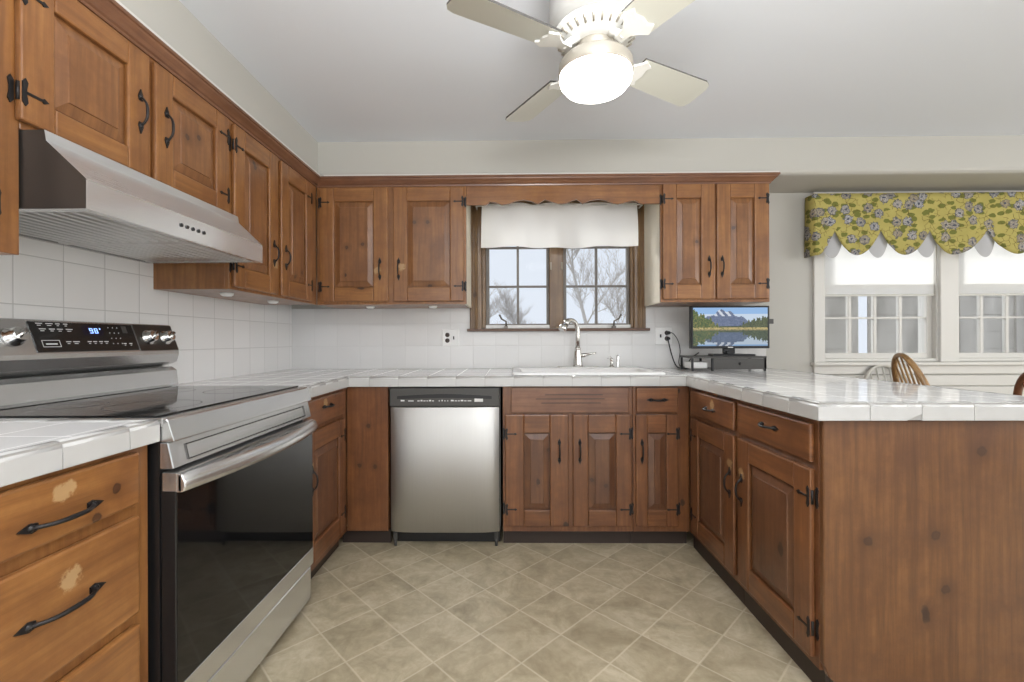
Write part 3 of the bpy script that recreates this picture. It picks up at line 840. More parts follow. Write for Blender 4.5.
def seg_digit(m, u, v, ch, w_=.008, h_=.018, th=.0022):
    S = {'9': 'abcdfg', '0': 'abcdef', '8': 'abcdefg', '5': 'acdfg', '1': 'bc', '2': 'abged', '3': 'abgcd'}[ch]
    for s_ in S:
        if s_ == 'a': q = (u, u+w_, v+h_-th, v+h_)
        if s_ == 'g': q = (u, u+w_, v+h_/2-th/2, v+h_/2+th/2)
        if s_ == 'd': q = (u, u+w_, v, v+th)
        if s_ == 'f': q = (u, u+th, v+h_/2, v+h_)
        if s_ == 'e': q = (u, u+th, v, v+h_/2)
        if s_ == 'b': q = (u+w_-th, u+w_, v+h_/2, v+h_)
        if s_ == 'c': q = (u+w_-th, u+w_, v, v+h_/2)
        facebox(m, q[0], q[1], q[2], q[3], .0036, .0042)
m = MB(); seg_digit(m, .008, .069, '9', .012); seg_digit(m, .026, .069, '8', .012); facebox(m, .046, .050, .083, .088, .0036, .0042); m.build('digits', M['digits'], disp)
m = MB(); rnd = random.Random(4)
for (u, v, w_) in [(-.160, .098, .02), (-.130, .098, .022), (-.100, .098, .014), (-.075, .098, .014), (-.155, .080, .020), (-.125, .080, .018), (-.100, .080, .018), (-.072, .080, .022),
                   (-.085, .038, .016), (-.062, .038, .022), (-.012, .038, .014), (.008, .038, .014), (.030, .038, .014), (.050, .038, .016), (.125, .030, .012), (.150, .030, .012)]:
    facebox(m, u, u+w_, v, v+.0025, .003, .0035); facebox(m, u+.003, u+w_*.7, v-.006, v-.004, .003, .0035)
facebox(m, -.160, -.105, .043, .0445, .003, .0035); facebox(m, -.160, -.105, .022, .0235, .003, .0035); facebox(m, -.160, -.1585, .022, .0445, .003, .0035); facebox(m, -.1065, -.105, .022, .0445, .003, .0035)
facebox(m, -.150, -.115, .030, .034, .003, .0035)
for i_ in range(3):
    for j_ in range(4):
        facebox(m, .082+.018*i_, .0845+.018*i_, .030+.020*j_, .033+.020*j_, .003, .0035)
m.build('markings', M['mark'], disp)
m = MB(); facebox(m, .138, .158, .072, .098, .003, .0035); m.build('keypad_badge', M['dgrey'], disp)
def knob(u, v=.055):
    c0 = onface(u, v, .001); nr = Vector((0, -.105, .038)).normalized()
    k = MB().tube([c0, c0+nr*.006, c0+nr*.007, c0+nr*.028, c0+nr*.031], [.029, .029, .0235, .0215, .019], 24)
    g_ = c0+nr*.031; a = Vector((math.cos(1.1), 0, 0))
    k.tube([g_-Vector((.012, 0, .012)), g_+Vector((.012, 0, .012))], [.007, .007], 8)
    k.build('knob', M['chrome'], cp)
for u in (-.330, -.235, .246, .334): knob(u)

# ------------------------------------------------------------------ range hood
HD = thing('range_hood', 'stainless steel range hood under the short cabinet above the stove', 'range hood', (-1.19, 1.484, 1.443), (0, 0, PI/2))
hy0, hy1 = -.402, .376
# profile in (y into wall, z): y=-.16 front lip, .325 wall
pr = [(-.160, .0), (-.160, .073), (-.062, .166), (-.058, .1925), (.320, .1925), (.320, .0)]
m = MB()
out = pr; inn = [(-.158, .0), (-.158, .07), (-.06, .165), (.32, .165), (.32, .0)]
def seg(p, q, mat=0):
    m.face([(hy0, p[0], p[1]), (hy0, q[0], q[1]), (hy1, q[0], q[1]), (hy1, p[0], p[1])][::-1], mat)
seg(pr[0], pr[1], 1); seg(pr[1], pr[2]); seg(pr[2], pr[3]); seg(pr[3], pr[4]); seg(pr[4], pr[5])
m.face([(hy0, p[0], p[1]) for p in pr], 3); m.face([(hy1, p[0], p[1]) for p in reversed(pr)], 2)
# underside: rim, and the recess
m.face([(hy0, -.160, 0), (hy1, -.160, 0), (hy1-.02, -.14, 0), (hy0+.02, -.14, 0)], 1)
m.face([(hy0, .320, 0), (hy0, -.16, 0), (hy0+.02, -.14, 0), (hy0+.02, .305, 0)], 1)
m.face([(hy1, .320, 0), (hy0, .320, 0), (hy0+.02, .305, 0), (hy1-.02, .305, 0)], 1)
m.face([(hy1, -.16, 0), (hy1, .320, 0), (hy1-.02, .305, 0), (hy1-.02, -.14, 0)], 1)
I = [(hy0+.02, -.14), (hy1-.02, -.14), (hy1-.02, .305), (hy0+.02, .305)]
for k in range(4):
    a, b_ = I[k], I[(k+1) % 4]
    m.face([(a[0], a[1], 0), (b_[0], b_[1], 0), (b_[0], b_[1], .03), (a[0], a[1], .03)], 1)
m.face([(p[0], p[1], .03) for p in I][::1], 1)
m.build('canopy', [M['steel_y'], plain('polished_steel', (.70, .70, .70), .2, .75), M['steel_h'], plain('hood_side_reflection', srgb(88, 84, 80), .35, .7)], HD)  # near side: its dark reflection is put into the base colour
for x0_, x1_ in ((hy0+.025, -.003), (.003, hy1-.025)):
    f = MB()
    nb = 13
    for k in range(nb):
        yy = -.133+.433*k/nb
        f.prism([(yy, .006), (yy+.004, .002), (yy+.019, .002), (yy+.023, .006), (yy+.019, .012), (yy+.004, .012)], 0, x0_+.01, x1_-.01)
    f.box(x0_, x0_+.012, -.136, .302, .002, .016).box(x1_-.012, x1_, -.136, .302, .002, .016)
    f.build('baffle_filter', M['steel_y'], HD)
m = MB()
for k in range(5):
    m.tube([(-.086+.026*k, -.1598, .040), (-.086+.026*k, -.163, .040)], .006, 12)
m.build('button', M['black'], HD)

# ------------------------------------------------------------------ kitchen window
W1 = thing('window_1', '', 'window', (.32, WY, 1.19)); W1['kind'] = 'structure'
del W1['label']; del W1['category']
def kx(a): return a-.32
def kz(a): return a-1.19
m = MB()
cas = [(0, 0), (0, -.014), (.006, -.020), (.020, -.020), (.024, -.015), (.034, -.015), (.038, -.020), (.052, -.022), (.056, -.016), (.074, -.014), (.080, -.010), (.083, 0)]
m.grain('z').prism([(kx(-.283)+a, b_) for a, b_ in cas], 2, kz(1.197), kz(2.04))
m.grain('z').prism([(kx(.915)-a, b_) for a, b_ in reversed(cas)], 2, kz(1.197), kz(2.04))
m.grain('x').box(kx(-.283), kx(.915), -.02, 0, kz(2.04), kz(2.10))
m.build('window_frame', M['casing'], W1)
m = MB()
m.grain('x').box(kx(-.30), kx(.935), -.045, .0, kz(1.179), kz(1.197))
m.build('window_sill', M['sill'], W1, bevel=.002)
m = MB()
for a, b_ in ((-.199, -.175), (.815, .844)): m.grain('z').box(kx(a), kx(b_), .0, .12, kz(1.201), kz(2.029))
m.grain('z').box(kx(.262), kx(.358), .0, .08, kz(1.201), kz(2.029))
m.grain('x').box(kx(-.175), kx(.815), .0, .12, kz(1.990), kz(2.029))
m.build('jamb', M['casing'], W1, bevel=.003)
MB().box(kx(-.175), kx(.262), .0, .05, kz(1.201), kz(1.222)).box(kx(.358), kx(.815), .0, .05, kz(1.201), kz(1.222)).build('sill_track', M['plastic'], W1)
for a, b_ in ((-.175, .262), (.358, .815)):
    s_ = MB(); f = .024; z0, z1 = 1.222, 1.990
    s_.box(kx(a), kx(a+f), .03, .065, kz(z0), kz(z1)).box(kx(b_-f*.7), kx(b_), .03, .065, kz(z0), kz(z1))
    s_.box(kx(a+f), kx(b_-f*.7), .03, .065, kz(z0), kz(z0+.010)).box(kx(a+f), kx(b_-f*.7), .03, .065, kz(z1-.02), kz(z1))
    mx = (a+f+b_-f*.7)/2
    s_.box(kx(mx-.008), kx(mx+.008), .036, .062, kz(z0+.01), kz(z1-.02))
    for zz in (1.490, 1.760): s_.box(kx(a+f), kx(b_-f*.7), .037, .061, kz(zz-.007), kz(zz+.007))
    so = s_.build('sash', M['sash'], W1, bevel=.0015)
    MB().box(kx(a+f*.6), kx(b_-f*.4), .047, .051, kz(z0+.004), kz(z1-.01)).build('glass_pane', M['pane'], so)
# crank handles and latches
for x_, d in ((-.035, -1), (.695, 1)):
    mm = MB().box(kx(x_)-.012, kx(x_)+.012, -.040, -.008, kz(1.197), kz(1.214)).tube([(kx(x_), -.03, kz(1.212)), (kx(x_), -.036, kz(1.245)), (kx(x_)+d*.03, -.045, kz(1.262)), (kx(x_)+d*.045, -.05, kz(1.292))], [.007, .006, .006, .007], 8)
    mm.build('crank_handle', plain('crank_grey', srgb(110, 106, 100), .4, .6), W1)
for x_ in (.272, .348):
    MB().box(kx(x_)-.006, kx(x_)+.006, -.012, 0, kz(1.60), kz(1.65)).build('latch', plain('latch_grey', srgb(150, 140, 124), .5) if 'latch_grey' not in bpy.data.materials else bpy.data.materials['latch_grey'], W1)

# white cafe valance curtain
cu = thing('window_curtain', 'short white linen curtain across the top of the sink window', 'curtain', (.320, 2.995, 2.02))
m = MB(); NX, NZ = 60, 14; i0 = len(m.v)
for j in range(NZ+1):
    for i in range(NX+1):
        u = i/NX; v = j/NZ
        zz = -.290*v+.006*math.sin(u*9)*v-.004*math.sin(u*23)
        bulge = .012*math.sin(v*PI)*math.sin(u*7+1)+.005*math.sin(u*31)*(1-v*.6)
        wx = .512*(1+.012*v)
        m.v.append(Vector(((u*2-1)*wx, -bulge-.010*v, zz+(0 if j else .005*abs(math.sin(u*PI*6))))))
for j in range(NZ):
    for i in range(NX):
        a = j*(NX+1)+i; m.add([a, a+1, a+NX+2, a+NX+1][::-1], 0, True)
m.build('cloth', M['curtain'], cu)
MB().tube([(-.55, .085, -.008), (-.55, .012, -.008), (-.54, .004, -.008), (.54, .004, -.008), (.55, .012, -.008), (.55, .085, -.008)], .005, 8).build('rod', M['plastic'], cu)

# ------------------------------------------------------------------ dining windows
for idx, (a, b_, nm) in enumerate(((2.115, 2.888, 'window_2'), (3.008, 3.782, 'window_3'))):
    cxw = (a+b_)/2
    W = bpy.data.objects.new(nm, None); C.objects.link(W); W.location = (cxw, WY, .965); W['kind'] = 'structure'
    X = lambda q: q-cxw
    Z = lambda q: q-.965
    m = MB()
    f0 = .012
    m.box(X(a), X(a+f0), 0, .14, Z(.966), Z(2.049)).box(X(b_-f0), X(b_), 0, .14, Z(.966), Z(2.049))
    m.box(X(a+f0), X(b_-f0), 0, .14, Z(.966), Z(.985)).box(X(a+f0), X(b_-f0), 0, .14, Z(2.03), Z(2.049))
    m.build('window_frame', M['white'], W, bevel=.002)
    # lower sash
    s_ = MB(); sa, sb = a+f0, b_-f0
    z0, z1 = .985, 1.500
    s_.box(X(sa), X(sa+.025), .03, .065, Z(z0), Z(z1)).box(X(sb-.035), X(sb), .03, .065, Z(z0), Z(z1))
    s_.box(X(sa+.025), X(sb-.035), .03, .065, Z(z0), Z(z0+.035)).box(X(sa+.025), X(sb-.035), .03, .065, Z(z1-.045), Z(z1))
    g0, g1 = sa+.025, sb-.035
    for k in (1, 2, 3):
        q = g0+(g1-g0)*k/4; s_.box(X(q-.010), X(q+.010), .036, .062, Z(z0+.035), Z(z1-.045))
    s_.box(X(g0), X(g1), .037, .061, Z(1.2555), Z(1.2675))
    so = s_.build('sash', M['white'], W, bevel=.0015)
    MB().box(X(g0-.005), X(g1+.005), .047, .051, Z(z0+.03), Z(z1-.04)).build('glass_pane', M['pane'], so)
    s_ = MB(); z0, z1 = 1.470, 2.03
    s_.box(X(sa), X(sa+.014), .075, .11, Z(z0), Z(z1)).box(X(sb-.016), X(sb), .075, .11, Z(z0), Z(z1)).box(X(sa+.014), X(sb-.016), .075, .11, Z(z0), Z(z0+.045)).box(X(sa+.014), X(sb-.016), .075, .11, Z(z1-.04), Z(z1))
    so = s_.build('sash', M['white'], W, bevel=.0015)
    MB().box(X(sa+.012), X(sb-.014), .090, .094, Z(z0+.04), Z(z1-.035)).build('glass_pane', M['pane'], so)
    # roller shade
    lab = 'white roller shade half down in the dining window nearer the kitchen' if idx == 0 else 'white roller shade half down in the dining window at the right edge'
    sh = thing('roller_shade', lab, 'shade', (cxw, WY+.012, 2.02), group='roller shades in the dining windows')
    MB().box(X(sa+.006), X(sb-.006), -.001, .0, -.600, 0.005).build('fabric', M['shade'], sh)
    MB().tube([(X(sa+.002), .008, .0), (X(sb-.002), .008, .0)], .011, 12).build('roller', M['plastic'], sh)
    MB().box(X(sa+.004), X(sb-.004), -.004, .003, -.612, -.598).build('bottom_bar', M['pale'], sh)
# casings, stool and apron
m = MB()
m.box(2.045, 2.118, WY-.022, WY, .962, 2.111).box(2.886, 3.010, WY-.022, WY, .962, 2.055).box(3.78, 3.86, WY-.022, WY, .962, 2.111).box(2.118, 3.78, WY-.022, WY, 2.045, 2.111)
struct(m.build('trim_4', M['white'], bevel=.003))
m = MB().box(2.03, 3.90, WY-.045, WY, .940, .962).box(2.045, 3.88, WY-.018, WY, .880, .940)
struct(m.build('trim_5', M['white'], bevel=.003))
m = MB()
for z0, z1 in ((.80, .872), (.725, .795), (.65, .718), (.575, .643), (.50, .568), (.0, .49)):
    m.box(1.73, 5.0, WY-.012, WY, z0, z1)
struct(m.build('baseboard_back', M['white'], bevel=.004))

# floral valance over the dining windows
FV = thing('window_valance', 'yellow floral scalloped fabric valance over the dining windows', 'valance', (2.9, 2.985, 2.068))
def vx(px): return (px-511.3)*2.98/452*(.992-.007*(px-803)/221)-2.9
tops = [(815, 834, 817), (834.5, 880, 857), (880.5, 929, 905), (929.5, 988, 953), (988.5, 1043, 1016), (1043.5, 1092, 1068), (1092.5, 1140, 1116)]
m = MB(); zt_ = 0.; zn, zl = -.248, -.404
NV = 10
bx0, bx1 = vx(815), vx(1140)
def bottom(x):
    for (a, b_, c_) in tops:
        xa, xb, xc = vx(a), vx(b_), vx(c_)
        if xa <= x <= xb:
            if a == 815:
                t_ = max(0, (x-xc)/(xb-xc)); return zl+(zn-zl)*(t_**1.6)
            t_ = abs((x-xc)/((xb-xc) if x > xc else (xc-xa)))
            return zl+(zn-zl)*(t_**1.9 if t_ < 1 else 1)
    return zn
cols = []
xs = []
for (a, b_, c_) in tops:
    xa, xb = vx(a), vx(b_)
    for k in range(17): xs.append(xa+(xb-xa)*k/16)
for x in xs:
    zb_ = bottom(x)
    col = []
    for j in range(NV+1):
        v = j/NV; z = zt_+(zb_-zt_)*v
        y = -.006*math.sin(x*21)*v-.010*v*(1 if zb_ < -.35 else .4)
        col.append(len(m.v)); m.v.append(Vector((x, y, z)))
    cols.append(col)
U0 = 3.
def addq(c1, c2):
    for j in range(NV):
        idx = [c1[j], c1[j+1], c2[j+1], c2[j]]
        m.add(idx, 0, True, [(m.v[q].x+U0, m.v[q].z+3) for q in idx])
for c1, c2 in zip(cols[:-1], cols[1:]): addq(c1, c2)
# the left return to the wall, and the covered top board
x = bx0
ret = []
for j in range(NV+1):
    v = j/NV; ret.append(len(m.v)); m.v.append(Vector((x-.008*v, .088, zl*v)))
for j in range(NV):
    idx = [ret[j], ret[j+1], cols[0][j+1], cols[0][j]]
    m.add(idx, 0, True, [(m.v[q].x+U0-m.v[q].y, m.v[q].z+3) for q in idx])
i = len(m.v); m.v += [Vector((bx0, 0, 0)), Vector((bx1, 0, 0)), Vector((bx1, .088, 0)), Vector((bx0, .088, 0))]
m.add([i, i+1, i+2, i+3], 0, False, [(0, 0), (1, 0), (1, .1), (0, .1)])
fo = m.build('fabric', M['floral'], FV)
sd = fo.modifiers.new('thick', 'SOLIDIFY'); sd.thickness = .003; sd.offset = 1
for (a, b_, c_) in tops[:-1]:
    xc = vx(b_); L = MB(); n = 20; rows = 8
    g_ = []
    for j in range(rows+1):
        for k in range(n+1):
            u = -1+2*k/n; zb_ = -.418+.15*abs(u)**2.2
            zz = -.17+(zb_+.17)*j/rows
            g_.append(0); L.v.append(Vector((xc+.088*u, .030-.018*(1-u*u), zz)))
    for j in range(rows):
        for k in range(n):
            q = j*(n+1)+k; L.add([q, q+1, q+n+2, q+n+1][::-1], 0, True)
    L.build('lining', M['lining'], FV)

# ------------------------------------------------------------------ outdoors
m = MB().box(2.3, 4.09, 5.4, 7.0, -.2, 2.6); sh1 = m
for k in range(12): m.box(2.3, 4.09, 5.385, 5.3995, .0+.2*k, .196+.2*k)
tag(m.build('garden_shed', M['shed']), 'grey weathered board shed seen through the dining window, left of the bright gap', 'shed')
m = MB().prism([(4.205, 5.4), (8.4, 5.4), (8.4, 7.0), (5.75, 7.0)], 2, -.2, 2.9)
for k in range(14): m.box(4.205, 8.4, 5.385, 5.3995, .0+.2*k, .196+.2*k)
for q in (5.25, 5.9, 6.6, 7.4): m.box(q, q+.12, 5.36, 5.385, 0, 2.8)
tag(m.build('neighbor_building', M['shed']), 'grey board wall building seen through the dining windows, right of the bright gap', 'building')
rnd = random.Random(11)
def branch(m, p, d, L, r, lev, n=5):
    pts = [p]; R = [r]; q = p.copy(); dd = d.normalized()
    for k in range(n):
        dd = (dd+Vector((rnd.uniform(-1, 1), rnd.uniform(-.4, .4), rnd.uniform(-.5, 1.0)))*.14).normalized()
        q = q+dd*L/n; pts.append(q.copy()); R.append(r*(1-.75*(k+1)/n))
    m.tube(pts, R, 5 if r > .01 else 3, caps=False)
    if lev > 0:
        for k in range(1, n+1):
            for _ in range(2 if lev > 1 else 2):
                a = Vector((rnd.uniform(-1, 1), rnd.uniform(-.4, .4), rnd.uniform(-.1, .9)))
                nd = (dd*.7+a).normalized()
                branch(m, pts[k], nd, L*rnd.uniform(.38, .6), R[k-1]*.45+.0015, lev-1, max(3, n-1))
def tree(x, y, lean, h_, r, label, lev=3):
    m = MB(); 
    pts = [Vector((0, 0, -.5)), Vector((lean*.15, 0, h_*.25)), Vector((lean*.5, 0, h_*.6)), Vector((lean, 0, h_))]
    m.tube(pts, [r, r*.9, r*.75, r*.5], 8)
    for k, f_ in ((1, .5), (2, .9), (2, 1.), (3, 1.), (3, 1.1), (3, .9)):
        branch(m, pts[k], Vector((rnd.uniform(-1, 1)+lean*.1, .1, 1.3)), h_*.45*f_, r*.38, lev)
    o = m.build('bare_tree', M['bark']); o.location = (x, y, 0); tag(o, label, 'tree')
tree(1.55, 8.0, -.45, 2.3, .042, 'leafless tree outside the right sash of the sink window', 3)
tree(-.9, 9.5, .3, 1.3, .03, 'leafless small tree outside the left sash of the sink window', 3)

tree(.05, 8.5, .12, 1.25, .022, 'thin leafless sapling seen through the middle of the sink window', 3)
tree(2.35, 9.0, -.2, 1.35, .024, 'thin leafless sapling at the right end of the sink window', 3)

# ------------------------------------------------------------------ ceiling fan
FAN = thing('ceiling_fan', 'white four blade ceiling fan with lit glass bowl', 'ceiling fan', (.263, 1.40, CZ))
zc = -CZ
m = MB().lathe([(0, -.001), (.140, -.001), (.146, -.02), (.146, -.07), (.138, -.085), (.130, -.10), (.137, -.125), (.141, -.165), (.141, -.235), (.133, -.255), (.122, -.262), (0, -.262)], n=48)
m.build('motor_housing', plain('fan_housing', srgb(172, 171, 168), .4), FAN)
vr = MB().lathe([(.124, -.262), (.128, -.267), (.125, -.275), (.100, -.293), (.080, -.301), (.066, -.304), (0, -.304)], n=48).build('vent_ring', M['fanwhite'], FAN)
for k in range(28):
    a = 2*PI*k/28
    u = Vector((math.cos(a), math.sin(a), 0)); w_ = Vector((-u.y, u.x, 0))
    p0 = u*.120+Vector((0, 0, -.2800)); p1 = u*.101+Vector((0, 0, -.2935))
    MB().tube([p0, p1], [.0042, .0032], 6).build('vent_slot', M['fangrey'], vr)
MB().lathe([(.060, -.30), (.060, -.345), (.052, -.350), (.052, -.362), (0, -.362)], n=32).build('neck', M['fangrey'], FAN)
ft = MB().lathe([(0, -.346), (.085, -.348), (.106, -.354), (.1125, -.363), (.114, -.391), (.110, -.397), (.107, -.397)], n=48).build('light_fitter', M['fangrey'], FAN)
MB().lathe([(.1105, -.393), (.1112, -.403), (.108, -.417), (.096, -.432), (.073, -.444), (.04, -.4545), (0, -.456)], n=48).build('glass_bowl', M['bowl'], FAN)
for k in range(4):
    az = math.radians(30.2+90*k); u = Vector((math.cos(az), math.sin(az), 0)); w_ = Vector((math.sin(az), -math.cos(az), 0)); up = Vector((0, 0, 1))
    pit = math.radians(13); wv = (w_*math.cos(pit)+up*math.sin(pit)); nv = u.cross(wv).normalized()
    if nv.z < 0: nv = -nv
    base = Vector((0, 0, -.335))
    # blade iron: flared bracket
    ir = MB(); pts = [(.10, .013), (.135, .016), (.155, .032), (.172, .050), (.184, .044), (.200, .038), (.190, .024), (.196, 0)]
    poly = [(r_, s_) for r_, s_ in pts]+[(r_, -s_) for r_, s_ in reversed(pts[:-1])]
    top = [base+u*r_+wv*s_-nv*.001+up*(-.0) for r_, s_ in poly]; bot = [q-nv*.007 for q in top]
    i = len(ir.v); n = len(poly); ir.v += top+bot
    ir.add(list(range(n))); ir.add([n+j for j in reversed(range(n))])
    for j in range(n): ir.add([j, (j+1) % n, n+(j+1) % n, n+j])
    ir.tube([u*.068+Vector((0, 0, -.300)), u*.09+Vector((0, 0, -.315)), base+u*.12-nv*.005], [.012, .012, .009], 8)
    bo = MB(); rw, tw, r0, r1 = .053, .063, .165, .478
    sh_ = [(r0, -rw), (r1-.03, -tw), (r1-.010, -tw+.008), (r1, -tw+.028), (r1, tw-.028), (r1-.010, tw-.008), (r1-.03, tw), (r0, rw)]
    top = [base+u*r_+wv*s_+nv*.006 for r_, s_ in sh_]; bot = [q-nv*.006 for q in top]
    n = len(sh_); bo.v += top+bot
    bo.add(list(range(n))); bo.add([n+j for j in reversed(range(n))])
    for j in range(n): bo.add([j, (j+1) % n, n+(j+1) % n, n+j], 1)
    bl = bo.build('blade', [M['blade'], M['dgrey']], FAN)
    ir.build('blade_bracket', M['fanwhite'], bl, bevel=.001)

# ------------------------------------------------------------------ outlets
def outlet(x, z, left, label):
    o = thing('wall_outlet', label, 'outlet', (x, WY-.008, z))
    MB().box(-.058, .058, -.006, 0, -.058, .058).build('cover_plate', M['plastic'], o, bevel=.003, seg=2)
    sx = -.022*left
    for zz in (-.019, .019):
        MB().lathe([(0, -.0085), (.014, -.0085), (.016, -.0055)], (sx, 0, zz), 16, axis='y').build('socket', plain('socket_brown', srgb(70, 60, 54), .5) if 'socket_brown' not in bpy.data.materials else bpy.data.materials['socket_brown'], o)
    MB().box(-sx-.004, -sx+.004, -.016, -.006, -.012, .010).build('switch', M['black'], o)
outlet(-.415, 1.137, 1, 'white outlet and switch plate left of the sink window')
outlet(1.035, 1.145, -1, 'white outlet plate with plugs right of the sink window')

# ------------------------------------------------------------------ monitor, its stand and the cables
TV = thing('monitor', 'small black flat screen showing a mountain lake', 'television', (1.362, 2.83, 1.016))
tz = -1.016
m = MB(); m.box(-.243, .243, 0, .035, 1.062+tz, 1.327+tz); m.box(-.15, .15, .035, .06, 1.09+tz, 1.28+tz)
body = m.build('case', M['black'], TV, bevel=.003)
# picture as coloured faces
W_, H_ = 96, 54
me = bpy.data.meshes.new('screen'); vs = []; fs = []
sx0, sx1, sz0, sz1 = -.230, .230, 1.078+tz, 1.316+tz
for j in range(H_+1):
    for i in range(W_+1): vs.append((sx0+(sx1-sx0)*i/W_, -.0008, sz0+(sz1-sz0)*j/H_))
for j in range(H_):
    for i in range(W_):
        a = j*(W_+1)+i; fs.append((a, a+1, a+W_+2, a+W_+1))
me.from_pydata(vs, [], fs); ca = me.color_attributes.new('pic', 'FLOAT_COLOR', 'CORNER')
rp = random.Random(3)
def treeline(x): return .50+(.42*max(0, 1-x/.34)**.7+.04*math.sin(x*60)+.03*math.sin(x*140) if x < .36 else (.27*max(0, (x-.62)/.38)**.6+.03*math.sin(x*95)+.03*math.sin(x*170) if x > .62 else .02))
def mount(x): return .50+max(0, .46-abs(x-.40)*1.0 if x < .40 else .46-(x-.40)*.85)+.03*math.sin(x*40)
def px(x, y):
    if y < .44:
        r = px(x+.006*math.sin(y*90), .88-y); return tuple(c*.72+b_ for c, b_ in zip(r, (.01, .02, .02)))
    n_ = rp.random()
    if y < .475: return srgb(190+20*n_, 180, 120) if n_ > .3 else srgb(120, 120, 60)
    if y < treeline(x):
        g_ = rp.random(); return srgb(60+90*g_*g_, 72+62*g_, 38+26*g_) if x < .34 else srgb(52+52*g_, 64+46*g_, 44+26*g_)
    if y < mount(x):
        if y > .78 and math.sin(x*70+y*30) > .1: return srgb(214, 220, 232)
        return srgb(84+36*n_, 98+34*n_, 130+30*n_)
    return srgb(150, 190, 236) if y > .84 else srgb(206, 222, 240)
k = 0
for j in range(H_):
    for i in range(W_):
        c_ = px((i+.5)/W_, (j+.5)/H_)
        for q in range(4): ca.data[k].color = (*c_, 1); k += 1
me.materials.append(M['screen']); so = bpy.data.objects.new('screen', me); C.objects.link(so); so.parent = TV
MB().box(-.035, .035, .012, .035, 1.030+tz, 1.064+tz).prism([(-.13, -.05), (.13, -.05), (.10, .09), (-.10, .09)], 2, .0005, .012).box(-.022, .022, .0, .04, .010, .03).build('foot', M['black'], TV, bevel=.002)
MB().box(-.016, .016, -.002, 0, 1.066+tz, 1.072+tz).build('badge', M['badge'], TV)
MB().box(.243, .272, .006, .022, 1.215+tz, 1.245+tz).build('plug_in_stick', M['dgrey'], TV, bevel=.002)
sd_ = thing('monitor_stand', 'low dark metal shelf riser under the small screen', 'stand', (1.325, 2.86, .9256)); sd_.scale = (.93, 1, 1)
m = MB().box(-.245, .245, -.09, .10, .078, .090); 
m.build('shelf', M['dgrey'], sd_, bevel=.002)
MB().box(-.10, .245, -.088, -.080, .012, .077).build('drawer_front', M['dgrey'], sd_, bevel=.001)
MB().lathe([(0, -.096), (.008, -.094), (.005, -.088)], (.07, 0, .045), 12, axis='y').build('knob', M['black'], sd_)
for x_ in (-.236, -.105, .236):
    for y_ in (-.082, .092): MB().box(x_-.006, x_+.006, y_-.006, y_+.006, 0, .078).build('leg', M['black'], sd_)
MB().box(-.23, .23, -.078, .094, .010, .014).build('lower_shelf', M['dgrey'], sd_)
o = MB().box(-.055, .055, -.05, .05, 0, .040).build('white_box', M['plastic'], bevel=.006, seg=2); o.location = (1.160, 2.86, .9395)
tag(o, 'small white box inside the low stand under the screen', 'box')
def cable(pts, label, r=.0035):
    P = [Vector(p) for p in pts]; out = []
    for k in range(len(P)-1):
        p0, p1, p2, p3 = P[max(k-1, 0)], P[k], P[k+1], P[min(k+2, len(P)-1)]
        for q in range(6):
            t = q/6
            out.append(.5*((2*p1)+(p2-p0)*t+(2*p0-5*p1+4*p2-p3)*t*t+(3*p1-p0-3*p2+p3)*t**3))
    out.append(P[-1])
    m = MB().tube(out, r, 6)
    m.tube([P[0]+Vector((0, .012, 0)), P[0]+Vector((0, -.018, 0))], [.013, .011], 10)
    tag(m.build('power_cable', M['black']), label, 'cable')
oy = WY-.032
cable([(1.057, oy, 1.126), (1.062, oy-.015, 1.08), (1.075, oy-.02, 1.02), (1.095, oy-.03, .955), (1.115, oy-.05, .930), (1.14, oy-.09, .945), (1.165, oy-.13, 1.0), (1.20, oy-.16, 1.035)], 'thick black cable from the lower socket to the screen', .0042)
cable([(1.060, oy, 1.164), (1.085, oy-.02, 1.16), (1.115, oy-.03, 1.11), (1.125, oy-.04, 1.04), (1.112, oy-.05, .965), (1.125, oy-.08, .930), (1.155, oy-.10, .932), (1.185, oy-.10, .960)], 'thin black cable looping from the upper socket', .0026)

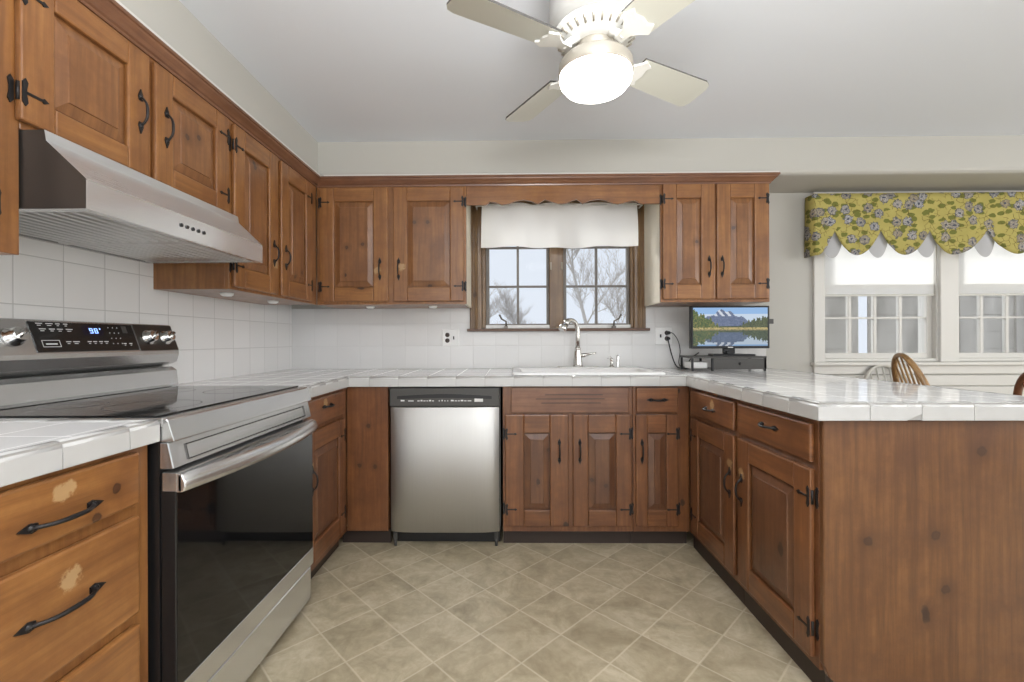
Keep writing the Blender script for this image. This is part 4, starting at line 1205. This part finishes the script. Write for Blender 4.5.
# ------------------------------------------------------------------ windsor chairs beyond the peninsula
def chair(loc, rz, mat, label, tilt=.0, hgt=1.03):
    o = thing('windsor_chair', label, 'chair', loc, (0, 0, rz), 'bow back chairs beyond the peninsula')
    seat = MB(); P = []
    for k in range(24):
        a = 2*PI*k/24; P.append((.215*math.cos(a), .205*math.sin(a)*(1 if math.sin(a) < 0 else .95)))
    seat.grain('y').prism(P, 2, .435, .465); seat.build('seat', mat, o, bevel=.008, seg=2)
    def leanp(x, z): return Vector((x, .16+(z-.465)*.30, z))
    bow = MB().grain('z'); pts = []
    for k in range(25):
        a = PI*k/24; x = -.19*math.cos(a)*(1 if True else 1)
        z = .465+(hgt-.465)*(math.sin(a)**.62); pts.append(leanp(x, z))
    bow.tube(pts, .011, 10, flat=1.3); bow.build('back_bow', mat, o)
    for k in range(7):
        x = -.12+.04*k; a = math.acos(max(-1, min(1, -x*.98/.19))); zt2 = .465+(hgt-.465)*(math.sin(math.acos(-(x*1.12)/.19) if abs(x*1.12) < .19 else 0)**.62)
        MB().tube([leanp(x*.75, .460), leanp(x*.95, .62), leanp(x*1.12, zt2)], [.005, .008, .0045], 8).build('spindle', mat, o)
    for sx in (-1, 1):
        for sy in (-1, 1):
            MB().tube([(sx*.13, sy*.12, .437), (sx*.165, sy*.155, .22), (sx*.20, sy*.19, 0)], [.013, .019, .011], 10).build('leg', mat, o)
    MB().tube([(-.168, -.16, .2), (-.168, .16, .2)], .009, 8).tube([(.168, -.16, .2), (.168, .16, .2)], .009, 8).tube([(-.168, 0, .2), (.168, 0, .2)], .009, 8).build('stretcher', mat, o)
    return o
chair((2.355, 2.30, 0), math.radians(72), M['oak'], 'light oak bow back chair behind the peninsula, in front of the first dining window', hgt=1.035)
chair((2.27, 1.64, 0), math.radians(80), M['walnut'], 'brown bow back chair cut by the right edge behind the peninsula', hgt=1.0)
chair((2.49, 2.77, 0), math.radians(0), M['pale'], 'pale bow back chair against the wall behind the oak chair', hgt=.94)
